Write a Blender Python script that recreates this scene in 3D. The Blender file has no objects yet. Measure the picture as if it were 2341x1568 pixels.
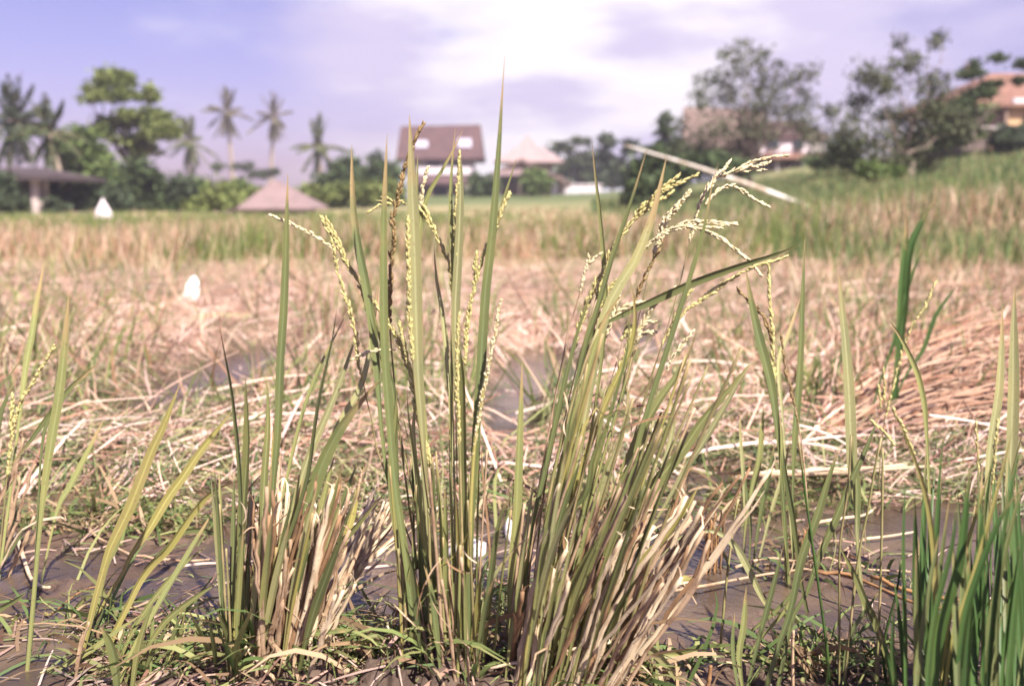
import bpy, math, random
import numpy as np
from mathutils import Vector, Matrix
R = math.radians
rnd = random.Random(11)
rng = np.random.default_rng(5)
scene = bpy.context.scene
col = scene.collection

# ------------------------------------------------------------------ camera
CAM_H = 0.70
PITCH = R(8.22)
F = 2276.0                       # focal length in units of a 2341 px wide frame
cam_d = bpy.data.cameras.new('camera'); cam = bpy.data.objects.new('camera', cam_d); col.objects.link(cam)
cam.location = (0, 0, CAM_H); cam.rotation_euler = (math.pi/2 - PITCH, 0, 0)
cam_d.sensor_width = 36; cam_d.lens = 35; cam_d.clip_end = 5000; cam_d.clip_start = 0.05
cam_d.dof.use_dof = True; cam_d.dof.focus_distance = 1.56; cam_d.dof.aperture_fstop = 3.2
scene.camera = cam
# ------------------------------------------------------------------ light
SUN_EL, SUN_AZ = R(50), R(146)   # azimuth measured from +Y (north) clockwise
world = bpy.data.worlds.new('World'); scene.world = world; world.use_nodes = True
sun_d = bpy.data.lights.new('sun', 'SUN'); sun = bpy.data.objects.new('sun', sun_d); col.objects.link(sun)
sun_d.energy = 4.8; sun_d.angle = R(0.6); sun_d.color = (1.0, 0.912, 0.80)
sd = Vector((math.sin(SUN_AZ)*math.cos(SUN_EL), math.cos(SUN_AZ)*math.cos(SUN_EL), math.sin(SUN_EL)))
sun.rotation_euler = sd.to_track_quat('Z', 'Y').to_euler(); sun.location = (20, -10, 40)
scene.view_settings.view_transform = 'Standard'; scene.view_settings.look = 'None'
scene.view_settings.exposure = 1.40; scene.view_settings.gamma = 1.0
scene.render.engine = 'CYCLES'
scene.cycles.max_bounces = 6; scene.cycles.transparent_max_bounces = 8

def nd(nt, t, **kw):
    n = nt.nodes.new(t)
    for k, v in kw.items(): setattr(n, k, v)
    return n
def pixdir(x, y):
    v = Vector(((x-1170.5)/F, math.cos(PITCH) + (784-y)/F*math.sin(PITCH), -math.sin(PITCH) + (784-y)/F*math.cos(PITCH)))
    return v.normalized()
def build_world():
    nt = world.node_tree; nt.nodes.clear(); L = nt.links
    out = nd(nt, 'ShaderNodeOutputWorld'); bg = nd(nt, 'ShaderNodeBackground'); bg.inputs['Strength'].default_value = 0.10
    sky = nd(nt, 'ShaderNodeTexSky', sky_type='NISHITA'); sky.sun_disc = False
    sky.sun_elevation = SUN_EL; sky.sun_rotation = SUN_AZ
    tint = nd(nt, 'ShaderNodeMix', data_type='RGBA', blend_type='MULTIPLY'); tint.inputs[0].default_value = 1
    tint.inputs[7].default_value = (0.50, 0.36, 0.56, 1)
    L.new(sky.outputs[0], tint.inputs[6])
    tc = nd(nt, 'ShaderNodeTexCoord')
    mp = nd(nt, 'ShaderNodeMapping'); mp.inputs['Scale'].default_value = (1, 1, 3.2)
    L.new(tc.outputs['Generated'], mp.inputs[0])
    no = nd(nt, 'ShaderNodeTexNoise'); no.inputs['Scale'].default_value = 5.5; no.inputs['Detail'].default_value = 7; no.inputs['Roughness'].default_value = 0.55
    L.new(mp.outputs[0], no.inputs[0])
    # cloud banks at fixed directions of the sky
    def bank(x, y, half, strength):
        d = pixdir(x, y)
        dot = nd(nt, 'ShaderNodeVectorMath', operation='DOT_PRODUCT'); dot.inputs[1].default_value = d
        L.new(tc.outputs['Generated'], dot.inputs[0])
        mr = nd(nt, 'ShaderNodeMapRange', interpolation_type='SMOOTHSTEP')
        mr.inputs[1].default_value = math.cos(R(half)); mr.inputs[2].default_value = 1.0
        mr.inputs[3].default_value = 0; mr.inputs[4].default_value = strength
        L.new(dot.outputs['Value'], mr.inputs[0]); return mr.outputs[0]
    def add(a, b):
        m = nd(nt, 'ShaderNodeMath', operation='ADD'); L.new(a, m.inputs[0]); L.new(b, m.inputs[1]); return m.outputs[0]
    s = bank(1300, 190, 19, 0.7)
    s = add(s, bank(1500, 20, 9, 0.35)); s = add(s, bank(800, 0, 6, 0.15)); s = add(s, bank(-60, 200, 5.0, 0.8)); s = add(s, bank(1000, 420, 26, 0.50))
    s = add(s, bank(2250, 130, 16, 0.28)); s = add(s, bank(1850, 200, 20, 0.45)); s = add(s, bank(350, 20, 20, -0.40)); s = add(s, bank(150, 200, 6, -0.1))
    nm = nd(nt, 'ShaderNodeMath', operation='MULTIPLY_ADD'); nm.inputs[1].default_value = 2.3; nm.inputs[2].default_value = -1.30
    L.new(no.outputs['Fac'], nm.inputs[0])
    s = add(s, nm.outputs[0])
    mr = nd(nt, 'ShaderNodeMapRange', interpolation_type='SMOOTHSTEP'); mr.inputs[1].default_value = -0.2; mr.inputs[2].default_value = 1.05
    L.new(s, mr.inputs[0])
    mix = nd(nt, 'ShaderNodeMix', data_type='RGBA')
    L.new(mr.outputs[0], mix.inputs[0]); L.new(tint.outputs[2], mix.inputs[6])
    n2 = nd(nt, 'ShaderNodeTexNoise'); n2.inputs['Scale'].default_value = 6.5; n2.inputs['Detail'].default_value = 6; n2.inputs['Roughness'].default_value = .5
    L.new(mp.outputs[0], n2.inputs[0])
    m2 = nd(nt, 'ShaderNodeMath', operation='MULTIPLY_ADD'); m2.inputs[1].default_value = 4.0; m2.inputs[2].default_value = -1.85; L.new(n2.outputs['Fac'], m2.inputs[0])
    w = add(m2.outputs[0], bank(1300, 200, 14, .5))
    m3 = nd(nt, 'ShaderNodeMapRange', interpolation_type='SMOOTHSTEP'); L.new(w, m3.inputs[0])
    cc = nd(nt, 'ShaderNodeMix', data_type='RGBA'); L.new(m3.outputs[0], cc.inputs[0]); cc.inputs[6].default_value = (3.0, 2.7, 3.7, 1); cc.inputs[7].default_value = (4.5, 4.25, 4.5, 1)
    L.new(cc.outputs[2], mix.inputs[7])
    L.new(mix.outputs[2], bg.inputs[0]); L.new(bg.outputs[0], out.inputs[0])
build_world()

# ------------------------------------------------------------------ projection helpers (photo coordinates -> places)
def at(x, y, Y):
    v = Vector(((x-1170.5)/F, math.cos(PITCH) + (784-y)/F*math.sin(PITCH), -math.sin(PITCH) + (784-y)/F*math.cos(PITCH)))
    return Vector((0, 0, CAM_H)) + v*(Y/v.y)
def gdist(y):
    a = PITCH + math.atan((y-784)/F)
    return CAM_H/math.tan(a)
def onground(x, y):
    return at(x, y, gdist(y))
def px(Y): return Y/F            # metres per photo unit at depth Y

# ------------------------------------------------------------------ tags, materials
def tag(o, label=None, cat=None, group=None, kind=None):
    if label: o['label'] = label
    if cat: o['category'] = cat
    if group: o['group'] = group
    if kind: o['kind'] = kind
    return o
def empty(name, loc):
    o = bpy.data.objects.new(name, None); col.objects.link(o); o.location = loc; o.empty_display_size = 0.1; return o

def principled(name, color, rough=0.7, noise=None, bump=0.0, attr=None, spec=0.3, trans=0.0, stripes=False, spots=0.0, streak=0.0, rib=False):
    m = bpy.data.materials.new(name); m.use_nodes = True; nt = m.node_tree; L = nt.links
    p = nt.nodes['Principled BSDF']; out = nt.nodes['Material Output']
    p.inputs['Roughness'].default_value = rough; p.inputs['Specular IOR Level'].default_value = spec
    rgb = nd(nt, 'ShaderNodeRGB'); rgb.outputs[0].default_value = (*color, 1); c = rgb.outputs[0]
    if attr:
        a = nd(nt, 'ShaderNodeAttribute'); a.attribute_name = attr; c = a.outputs['Color']
    tc = nd(nt, 'ShaderNodeTexCoord')
    if noise:
        scale, c2, lo, hi = noise
        n = nd(nt, 'ShaderNodeTexNoise'); n.inputs['Scale'].default_value = scale; n.inputs['Detail'].default_value = 4
        L.new(tc.outputs['Object'], n.inputs[0])
        mr = nd(nt, 'ShaderNodeMapRange'); mr.inputs[1].default_value = lo; mr.inputs[2].default_value = hi
        L.new(n.outputs['Fac'], mr.inputs[0])
        mx = nd(nt, 'ShaderNodeMix', data_type='RGBA'); L.new(mr.outputs[0], mx.inputs[0]); L.new(c, mx.inputs[6])
        mx.inputs[7].default_value = (*c2, 1); c = mx.outputs[2]
    if stripes:
        w = nd(nt, 'ShaderNodeTexWave', wave_type='BANDS', bands_direction='X'); w.inputs['Scale'].default_value = 3.4; w.inputs['Distortion'].default_value = 0.3
        L.new(tc.outputs['UV'], w.inputs[0])
        mr = nd(nt, 'ShaderNodeMapRange'); mr.inputs[3].default_value = 0.86; mr.inputs[4].default_value = 1.10
        L.new(w.outputs['Fac'], mr.inputs[0])
        hs = nd(nt, 'ShaderNodeHueSaturation'); L.new(mr.outputs[0], hs.inputs['Value']); L.new(c, hs.inputs['Color']); c = hs.outputs[0]
        oi = nd(nt, 'ShaderNodeObjectInfo'); mr2 = nd(nt, 'ShaderNodeMapRange'); mr2.inputs[3].default_value = 0.78; mr2.inputs[4].default_value = 1.2
        L.new(oi.outputs['Random'], mr2.inputs[0]); hs2 = nd(nt, 'ShaderNodeHueSaturation'); L.new(mr2.outputs[0], hs2.inputs['Value']); L.new(c, hs2.inputs['Color']); c = hs2.outputs[0]
    if streak:
        mp = nd(nt, 'ShaderNodeMapping'); mp.inputs['Scale'].default_value = (9, 0.8, 1); L.new(tc.outputs['UV'], mp.inputs[0])
        n = nd(nt, 'ShaderNodeTexNoise'); n.inputs['Scale'].default_value = 1.6; n.inputs['Detail'].default_value = 6; n.inputs['Roughness'].default_value = .7
        oi = nd(nt, 'ShaderNodeObjectInfo'); ad = nd(nt, 'ShaderNodeVectorMath', operation='ADD'); L.new(mp.outputs[0], ad.inputs[0]); 
        sc = nd(nt, 'ShaderNodeMath', operation='MULTIPLY'); sc.inputs[1].default_value = 90; L.new(oi.outputs['Random'], sc.inputs[0]); L.new(sc.outputs[0], ad.inputs[1])
        L.new(ad.outputs[0], n.inputs[0])
        mr = nd(nt, 'ShaderNodeMapRange'); mr.inputs[1].default_value = 0.40; mr.inputs[2].default_value = 0.68; mr.inputs[4].default_value = streak
        L.new(n.outputs['Fac'], mr.inputs[0])
        mx = nd(nt, 'ShaderNodeMix', data_type='RGBA'); L.new(mr.outputs[0], mx.inputs[0]); L.new(c, mx.inputs[6])
        mx.inputs[7].default_value = (0.20, 0.12, 0.065, 1); c = mx.outputs[2]
    if rib:
        su = nd(nt, 'ShaderNodeSeparateXYZ'); L.new(tc.outputs['UV'], su.inputs[0])
        m1 = nd(nt, 'ShaderNodeMath', operation='SUBTRACT'); m1.inputs[1].default_value = .5; L.new(su.outputs['X'], m1.inputs[0])
        m2 = nd(nt, 'ShaderNodeMath', operation='ABSOLUTE'); L.new(m1.outputs[0], m2.inputs[0])
        m3 = nd(nt, 'ShaderNodeMapRange'); m3.inputs[1].default_value = .04; m3.inputs[2].default_value = .10; m3.inputs[3].default_value = .55; m3.inputs[4].default_value = 0; L.new(m2.outputs[0], m3.inputs[0])
        mx = nd(nt, 'ShaderNodeMix', data_type='RGBA'); L.new(m3.outputs[0], mx.inputs[0]); L.new(c, mx.inputs[6]); mx.inputs[7].default_value = (*[min(.6, q*1.55+.03) for q in color], 1); c = mx.outputs[2]
        # browned tip and torn yellow patches
        n = nd(nt, 'ShaderNodeTexNoise'); n.inputs['Scale'].default_value = 22; n.inputs['Detail'].default_value = 3; L.new(tc.outputs['Object'], n.inputs[0])
        oi = nd(nt, 'ShaderNodeObjectInfo')
        m4 = nd(nt, 'ShaderNodeMath', operation='MULTIPLY_ADD'); m4.inputs[1].default_value = 1.9; L.new(n.outputs['Fac'], m4.inputs[0]); L.new(su.outputs['Y'], m4.inputs[2])
        m5 = nd(nt, 'ShaderNodeMath', operation='MULTIPLY_ADD'); m5.inputs[1].default_value = 1.3; L.new(oi.outputs['Random'], m5.inputs[0]); L.new(m4.outputs[0], m5.inputs[2])
        m6 = nd(nt, 'ShaderNodeMapRange'); m6.inputs[1].default_value = 8.75; m6.inputs[2].default_value = 9.5; m6.inputs[4].default_value = .8; L.new(m5.outputs[0], m6.inputs[0])
        mx = nd(nt, 'ShaderNodeMix', data_type='RGBA'); L.new(m6.outputs[0], mx.inputs[0]); L.new(c, mx.inputs[6]); mx.inputs[7].default_value = (.42, .30, .15, 1); c = mx.outputs[2]
    if spots > 0:
        n = nd(nt, 'ShaderNodeTexNoise'); n.inputs['Scale'].default_value = 260; n.inputs['Detail'].default_value = 1
        L.new(tc.outputs['Object'], n.inputs[0])
        mr = nd(nt, 'ShaderNodeMapRange'); mr.inputs[1].default_value = 0.66; mr.inputs[2].default_value = 0.72; mr.inputs[4].default_value = spots
        L.new(n.outputs['Fac'], mr.inputs[0])
        mx = nd(nt, 'ShaderNodeMix', data_type='RGBA'); L.new(mr.outputs[0], mx.inputs[0]); L.new(c, mx.inputs[6])
        mx.inputs[7].default_value = (0.16, 0.10, 0.06, 1); c = mx.outputs[2]
    L.new(c, p.inputs['Base Color'])
    if bump:
        n = nd(nt, 'ShaderNodeTexNoise'); n.inputs['Scale'].default_value = bump[0]; n.inputs['Detail'].default_value = 5
        L.new(tc.outputs['Object'], n.inputs[0])
        b = nd(nt, 'ShaderNodeBump'); b.inputs['Strength'].default_value = bump[1]; b.inputs['Distance'].default_value = bump[2]
        L.new(n.outputs['Fac'], b.inputs['Height']); L.new(b.outputs[0], p.inputs['Normal'])
    if trans:
        t = nd(nt, 'ShaderNodeBsdfTranslucent'); L.new(c, t.inputs[0]); ms = nd(nt, 'ShaderNodeMixShader'); ms.inputs[0].default_value = trans
        L.new(p.outputs[0], ms.inputs[1]); L.new(t.outputs[0], ms.inputs[2]); L.new(ms.outputs[0], out.inputs[0])
    return m

def leafmat(name, c, c2, sp=0.0):
    return principled(name, c, 0.45, noise=(9, c2, 0.40, 0.72), trans=0.28, stripes=True, spec=0.35, spots=max(sp, .4), streak=.2, rib=True)
M = dict(
    pale=leafmat('leaf_pale', (0.29, 0.30, 0.145), (0.36, 0.34, 0.15)),
    mid=leafmat('leaf_mid', (0.215, 0.24, 0.09), (0.29, 0.285, 0.10)),
    dark=leafmat('leaf_dark', (0.125, 0.16, 0.062), (0.18, 0.20, 0.07)),
    yel=leafmat('leaf_yellow', (0.33, 0.31, 0.09), (0.38, 0.32, 0.13)),
    deep=leafmat('leaf_deep', (0.045, 0.112, 0.028), (0.08, 0.15, 0.036)),  # deep green, darkened further to put the near tuft's shade into its colour
    far=leafmat('leaf_field', (0.095, 0.135, 0.055), (0.14, 0.16, 0.07)),
    tan=principled('straw_tan', (0.50, 0.36, 0.24), 0.6, noise=(45, (0.25, 0.15, 0.09), 0.45, 0.75), trans=0.1, stripes=True, spots=0.7, streak=0.5),
    cream=principled('straw_cream', (0.66, 0.54, 0.38), 0.55, noise=(40, (0.38, 0.25, 0.15), 0.5, 0.8), trans=0.1, stripes=True, spots=0.5, streak=0.32),
    brown=principled('straw_brown', (0.24, 0.14, 0.075), 0.7, noise=(50, (0.13, 0.08, 0.05), 0.45, 0.7), stripes=True, spots=0.7, streak=0.6),
    orange=principled('straw_orange', (0.35, 0.19, 0.08), 0.7, noise=(50, (0.2, 0.1, 0.05), 0.45, 0.7), stripes=True, streak=0.7),
    stem=principled('stem_green', (0.20, 0.20, 0.08), 0.5, noise=(30, (0.32, 0.25, 0.13), 0.45, 0.65), stripes=True, spots=0.5, streak=0.45),
    grain=principled('grain_yellow', (0.52, 0.45, 0.20), 0.55, noise=(120, (0.40, 0.38, 0.15), 0.4, 0.7), trans=0.12),
    grainp=principled('grain_pale', (0.62, 0.54, 0.34), 0.55, noise=(120, (0.50, 0.42, 0.22), 0.45, 0.75), trans=0.12),
    grainb=principled('grain_brown', (0.26, 0.18, 0.08), 0.65, noise=(150, (0.14, 0.10, 0.05), 0.4, 0.65)),
    litter=principled('litter', (1, 1, 1), 0.6, attr='Col', trans=0.10, spec=0.25),
    grass=principled('grass', (1, 1, 1), 0.6, attr='Col', trans=0.25, spec=0.2),
)

# ------------------------------------------------------------------ noise
def _hash(ix, iy, seed):
    h = (ix.astype(np.int64)*374761393 + iy.astype(np.int64)*668265263 + seed*1442695041) & 0xffffffff
    h = ((h ^ (h >> 13))*1274126177) & 0xffffffff
    return ((h ^ (h >> 16)) & 0xffff)/65535.0
def vnoise(x, y, seed=0):
    x = np.asarray(x, float); y = np.asarray(y, float)
    ix = np.floor(x); iy = np.floor(y); fx = x-ix; fy = y-iy
    fx = fx*fx*(3-2*fx); fy = fy*fy*(3-2*fy)
    a = _hash(ix, iy, seed); b = _hash(ix+1, iy, seed); c = _hash(ix, iy+1, seed); d = _hash(ix+1, iy+1, seed)
    return (a*(1-fx)+b*fx)*(1-fy)+(c*(1-fx)+d*fx)*fy
def fbm(x, y, seed=0, o=4):
    s = 0; a = 0.5; f = 1
    for i in range(o): s = s+a*(vnoise(x*f, y*f, seed+i)-0.5); a *= 0.5; f *= 2.03
    return s
def sstep(a, b, x):
    t = np.clip((np.asarray(x, float)-a)/(b-a), 0, 1); return t*t*(3-2*t)

HOLES = []
for (hx, hy, rx, ry) in [(465, 885, 75, 30), (560, 830, 60, 18), (1250, 850, 60, 25), (1160, 925, 40, 40), (90, 1165, 110, 22), (520, 1135, 60, 20), (1640, 1120, 60, 22), (1455, 780, 40, 20)]:
    p = onground(hx, hy); HOLES.append((p.x, p.y, 1.9*rx*px(p.y), 2.5*abs(gdist(hy-ry)-gdist(hy+ry))/2))
MOUNDS = []
for (hx, hy, r, h) in [(620, 1560, 0.13, 0.05), (560, 1480, 0.08, 0.02), (930, 1590, 0.09, 0.035), (1010, 1600, 0.10, 0.04), (1250, 1580, 0.17, 0.03), (250, 1440, 0.10, 0.022), (150, 1330, 0.12, 0.018), (330, 1240, 0.13, 0.015), (760, 1590, 0.10, 0.02), (1950, 1290, 0.10, 0.02), (1230, 1210, 0.1, 0.012), (2150, 1600, 0.25, 0.03), (120, 1200, 0.08, 0.015)]:
    p = onground(hx, hy); MOUNDS.append((p.x, p.y, r, h*0.6))
def mat_edge(x):
    return 2.30 + 0.25*np.sin(np.asarray(x)*2.3+0.6) + 0.22*fbm(np.asarray(x)*3, np.asarray(x)*0+3.3, 9)
def hole_mask(x, y):
    m = np.zeros_like(np.asarray(x, float))
    wob = fbm(np.asarray(x)*6, np.asarray(y)*4, 33)*1.3
    for (hx, hy, rx, ry) in HOLES:
        d = ((x-hx)/rx)**2+((y-hy)/ry)**2
        m = np.maximum(m, 1-sstep(0.6, 1.5, d+wob))
    return m
def base_h(x, y):
    x = np.asarray(x, float); y = np.asarray(y, float)
    side = x/np.maximum(y, 1.0)
    # far fields rise to about eye level, the right side in terraces
    cen = sstep(-0.22, 0.02, side)
    z = cen*0.45*sstep(25, 75, y) + 0.55*sstep(60, 90, y)
    r = sstep(0.06, 0.55, side)
    tz = 0.35*sstep(11, 12, y+x*.1)+0.3*sstep(17, 18, y+x*.15)+0.35*sstep(23, 24, y-x*.1)+0.45*sstep(30, 31.5, y)+0.4*sstep(38, 39.5, y+x*.1)
    z = z + r*tz*1.22
    far = sstep(45, 60, y); z = z + far*sstep(0.02, 0.3, side)*1.15
    l = 0.02*sstep(8, 11, y); z += l
    return z
def GH(x, y):
    x = np.asarray(x, float); y = np.asarray(y, float)
    mat = sstep(-0.15, 0.35, y-mat_edge(x))*(1-hole_mask(x, y))
    z = base_h(x, y)
    z = z + mat*(0.035+0.11*np.maximum(fbm(x*1.6, y*1.6, 21)+0.12, -0.1)*sstep(2.5, 5, y)+0.035*fbm(x*6, y*6, 5))
    near = 1-mat
    z = z + near*(-0.008 + 0.036*fbm(x*5, y*5, 1, 3) + 0.036*fbm(x*24, y*24, 2, 5))
    for (hx, hy, r, h) in MOUNDS:
        d2 = ((x-hx)**2+(y-hy)**2)/(r*r)
        z = z + np.exp(-d2)*h*(0.7+2.6*fbm(x*30, y*30, 7, 5)+1.0*vnoise(x*75, y*75, 8))
    hm = hole_mask(x, y)*sstep(2.2, 2.6, y)
    return z*(1-hm)+(-0.03)*hm
def gz(x, y): return float(GH(np.array([x]), np.array([y]))[0])

def np_mesh(name, verts, quads, mat, colors=None, uvs=None, smooth=False, parent=None):
    me = bpy.data.meshes.new(name); n = len(quads)
    k = quads.shape[1]
    me.vertices.add(len(verts)); me.vertices.foreach_set('co', verts.astype(np.float32).ravel())
    me.loops.add(n*k); me.loops.foreach_set('vertex_index', quads.astype(np.int32).ravel())
    me.polygons.add(n); me.polygons.foreach_set('loop_start', np.arange(0, n*k, k, dtype=np.int32))
    if colors is not None:
        a = me.color_attributes.new('Col', 'FLOAT_COLOR', 'POINT')
        c = np.ones((len(verts), 4), np.float32); c[:, :3] = colors; a.data.foreach_set('color', c.ravel())
    if smooth: me.polygons.foreach_set('use_smooth', np.ones(n, bool))
    me.update(calc_edges=True); me.validate()
    me.materials.append(mat)
    o = bpy.data.objects.new(name, me); col.objects.link(o)
    if parent: o.parent = parent
    return o

# ------------------------------------------------------------------ the ground: one sheet reaching the horizon
def build_ground():
    nr, nc = 900, 720
    Yr = 0.7*(900/0.7)**(np.linspace(0, 1, nr)**1.25)
    # finer rows in the first metres
    u = np.linspace(-1, 1, nc)
    Yg, U = np.meshgrid(Yr, u, indexing='ij')
    X = U*(0.72*Yg+0.9)
    Z = GH(X, Yg)
    V = np.stack([X, Yg, Z], -1).reshape(-1, 3)
    i = np.arange(nr-1)[:, None]*nc+np.arange(nc-1)[None, :]
    Q = np.stack([i, i+1, i+nc+1, i+nc], -1).reshape(-1, 4)
    x, y = V[:, 0], V[:, 1]
    mud = np.array([0.060, 0.040, 0.030]); mud2 = np.array([0.13, 0.088, 0.066])
    straw = np.array([0.36, 0.25, 0.18]); green = np.array([0.12, 0.15, 0.055]); tanf = np.array([0.40, 0.31, 0.17])
    t = np.clip(0.5+1.6*fbm(x*7, y*7, 40), 0, 1)[:, None]
    c = mud*(1-t)+mud2*t
    mat = (sstep(-0.1, 0.4, y-mat_edge(x))*(1-hole_mask(x, y)))[:, None]
    n = np.clip(0.5+1.8*fbm(x*5, y*3, 44), 0, 1)[:, None]
    c = c*(1-mat)+mat*(straw*(0.45+0.55*n))
    f = sstep(7, 14, y)[:, None]
    n2 = np.clip(0.5+2.2*fbm(x*0.9, y*0.35, 50), 0, 1)[:, None]
    side = x/np.maximum(y, 1)
    rg = (sstep(0.14, 0.36, side+0.009*(y-20)+0.25*fbm(x*.4, y*.3, 3))*sstep(9, 13, y))[:, None]
    n3 = np.clip(n2*(1-rg)+rg*(0.85+0.15*n2), 0, 1)
    c = c*(1-f)+f*(tanf*(1-n3*.8)+green*n3*.8)
    Y2 = sstep(55, 70, y)[:, None]; c = c*(1-Y2)+Y2*(green*.9)
    m = principled('ground_soil', (1, 1, 1), 0.75, attr='Col', bump=(90, 0.6, 0.01), spec=0.35)
    nt = m.node_tree; p = nt.nodes['Principled BSDF']
    # wet shine on the low near mud
    g = nd(nt, 'ShaderNodeNewGeometry'); sx = nd(nt, 'ShaderNodeSeparateXYZ'); nt.links.new(g.outputs['Position'], sx.inputs[0])
    mr = nd(nt, 'ShaderNodeMapRange'); mr.inputs[1].default_value = 0.003; mr.inputs[2].default_value = 0.03; mr.inputs[3].default_value = 0.22; mr.inputs[4].default_value = 0.8
    nt.links.new(sx.outputs['Z'], mr.inputs[0]); nt.links.new(mr.outputs[0], p.inputs['Roughness'])
    o = np_mesh('ground', V, Q, m, colors=c, smooth=True); tag(o, kind='structure')
    # water film
    w = principled('paddy_water', (0.060, 0.042, 0.029), 0.06, noise=(5.5, (0.115, 0.08, 0.053), 0.42, 0.62), spec=0.55, bump=(70, 0.45, 0.006))
    a = 14
    xs = np.array([[-9, 0.75, 0.0], [9, 0.75, 0.0], [9, 6.5, 0.0], [-9, 6.5, 0.0]])
    o = np_mesh('water', xs, np.array([[0, 1, 2, 3]]), w); tag(o, kind='structure')
build_ground()

# ------------------------------------------------------------------ blades by the thousand (litter, stubble, field grass)
def strips(name, P0, P1, width, sag, color, mat, seg=4, taper=0.3, side=None, parent=None, flip=None):
    """P0,P1 (n,3) ends; sag (n,3) offset of the middle; one mesh of narrow bent ribbons"""
    n = len(P0); t = np.linspace(0, 1, seg+1)[None, :, None]
    C = P0[:, None]*(1-t)+P1[:, None]*t+sag[:, None]*(4*t*(1-t))
    T = P1-P0; T /= np.linalg.norm(T, axis=1, keepdims=True)+1e-9
    if side is None:
        side = rng.normal(size=(n, 3))
    S = np.cross(T, side); S /= np.linalg.norm(S, axis=1, keepdims=True)+1e-9
    tt = t[..., 0]
    w = width[:, None]*0.5*(1-(1-taper)*np.maximum(0, (tt-0.4)/0.6)**1.3)
    Lf = C-S[:, None]*w[..., None]; Rt = C+S[:, None]*w[..., None]
    V = np.stack([Lf, Rt], 2).reshape(-1, 3)
    base = (np.arange(n)*(seg+1)*2)[:, None]+(np.arange(seg)*2)[None]
    Q = np.stack([base, base+1, base+3, base+2], -1).reshape(-1, 4)
    colr = np.repeat(color, (seg+1)*2, axis=0)
    return np_mesh(name, V, Q, mat, colors=colr, parent=parent)

TANS = np.array([[0.50, 0.36, 0.31], [0.62, 0.50, 0.45], [0.42, 0.28, 0.22], [0.55, 0.42, 0.35], [0.31, 0.19, 0.14], [0.70, 0.60, 0.54]])
GREENS = np.array([[0.14, 0.165, 0.07], [0.20, 0.215, 0.09], [0.26, 0.26, 0.12], [0.08, 0.12, 0.05]])
def ground_pts(n, x0, x1, y0, y1, pw=1.0):
    X = rng.uniform(x0, x1, n); Yp = y0+(y1-y0)*rng.uniform(0, 1, n)**pw
    a = PITCH+np.arctan((Yp-784)/F); D = CAM_H/np.tan(a)
    wx = (X-1170.5)/F*D/(np.cos(PITCH)+(784-Yp)/F*np.sin(PITCH))
    return wx, D
def litter():
    # lying straw
    def lay(name, n, reg, L, wd, greenf, lift, pals=TANS, keep=None, ang=None):
        x, y = ground_pts(n, *reg)
        m = (sstep(-0.25, 0.15, y-mat_edge(x)+0.35*fbm(x*9, y*9, 77)) if keep is None else keep(x, y))
        m = m*(1-0.985*hole_mask(x, y))
        k = rng.uniform(0, 1, n) < m; x, y = x[k], y[k]; n = len(x)
        patch = fbm(x*1.3, y*1.0, 91)
        th = (rng.normal(0, 0.75, n)+2.4*patch+0.35) if ang is None else rng.normal(*ang, n)
        th = np.where(rng.uniform(0, 1, n) < 0.3, rng.uniform(0, np.pi, n), th)
        ln = rng.uniform(*L, n)
        dx, dy = np.cos(th)*ln/2, np.sin(th)*ln/2
        P0 = np.stack([x-dx, y-dy, GH(x-dx, y-dy)+rng.exponential(lift, n)+.003], 1)
        P1 = np.stack([x+dx, y+dy, GH(x+dx, y+dy)+rng.exponential(lift*1.3, n)+.003], 1)
        P0[:, 2] = np.maximum(P0[:, 2], 0.004); P1[:, 2] = np.maximum(P1[:, 2], 0.004)
        mid = (P0+P1)/2; mz = GH(mid[:, 0], mid[:, 1])+.006
        sag = rng.normal(0, 0.035, (n, 3))*ln[:, None]; sag[:, 2] = np.maximum(mz-mid[:, 2], 0)+np.abs(rng.normal(0, 0.04, n))*ln
        c = pals[rng.integers(0, len(pals), n)]*rng.uniform(0.6, 1.25, (n, 1))*np.clip(0.98+1.1*fbm(x*1.1, y*.8, 140), .6, 1.3)[:, None]*np.array([1.02, .92, .88])
        gp = greenf(x, y); g = rng.uniform(0, 1, n) < gp
        c[g] = GREENS[rng.integers(0, len(GREENS), g.sum())]*rng.uniform(0.8, 1.2, (g.sum(), 1))
        side = rng.normal(0, 0.5, (n, 3)); side[:, 2] += 1.0
        return P0, P1, rng.uniform(*wd, n), sag, c, side
    def gf(x, y):
        b = 0.22+0.38*(1-sstep(2.7, 3.9, y))
        return np.clip(b+1.1*fbm(x*1.4, y*1.2, 12), 0.02, 0.85)
    parts = [lay('a', 125000, (-150, 2490, 610, 1190, 1.05), (0.02, 0.15), (0.0016, 0.0050), gf, 0.014),
             lay('b', 2400, (-150, 2490, 620, 1110, 1.2), (0.18, 0.5), (0.004, 0.009), lambda x, y: np.full_like(x, 0.10), 0.03)]
    A = [np.concatenate([p[i] for p in parts]) for i in range(6)]
    o = strips('straw_litter', A[0], A[1], A[2], A[3], A[4], M['litter'], side=A[5], taper=0.5)
    tag(o, 'pale pinkish cut rice straw lying in a tangled mat over the wet field', 'straw', kind='stuff')
    # sparse bits over the near mud
    p = lay('c', 3800, (-100, 2440, 1100, 1640, 1.0), (0.012, 0.11), (0.0015, 0.006), lambda x, y: np.full_like(x, 0.35), 0.004,
            keep=lambda x, y: np.clip(0.20+1.8*fbm(x*4, y*4, 13), 0, 1), pals=TANS*.62)
    o = strips('mud_debris', *p[:5], M['litter'], side=p[5], taper=0.6)
    tag(o, 'small bits of straw and leaf scattered on the wet mud', 'debris', kind='stuff')
litter()

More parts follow.
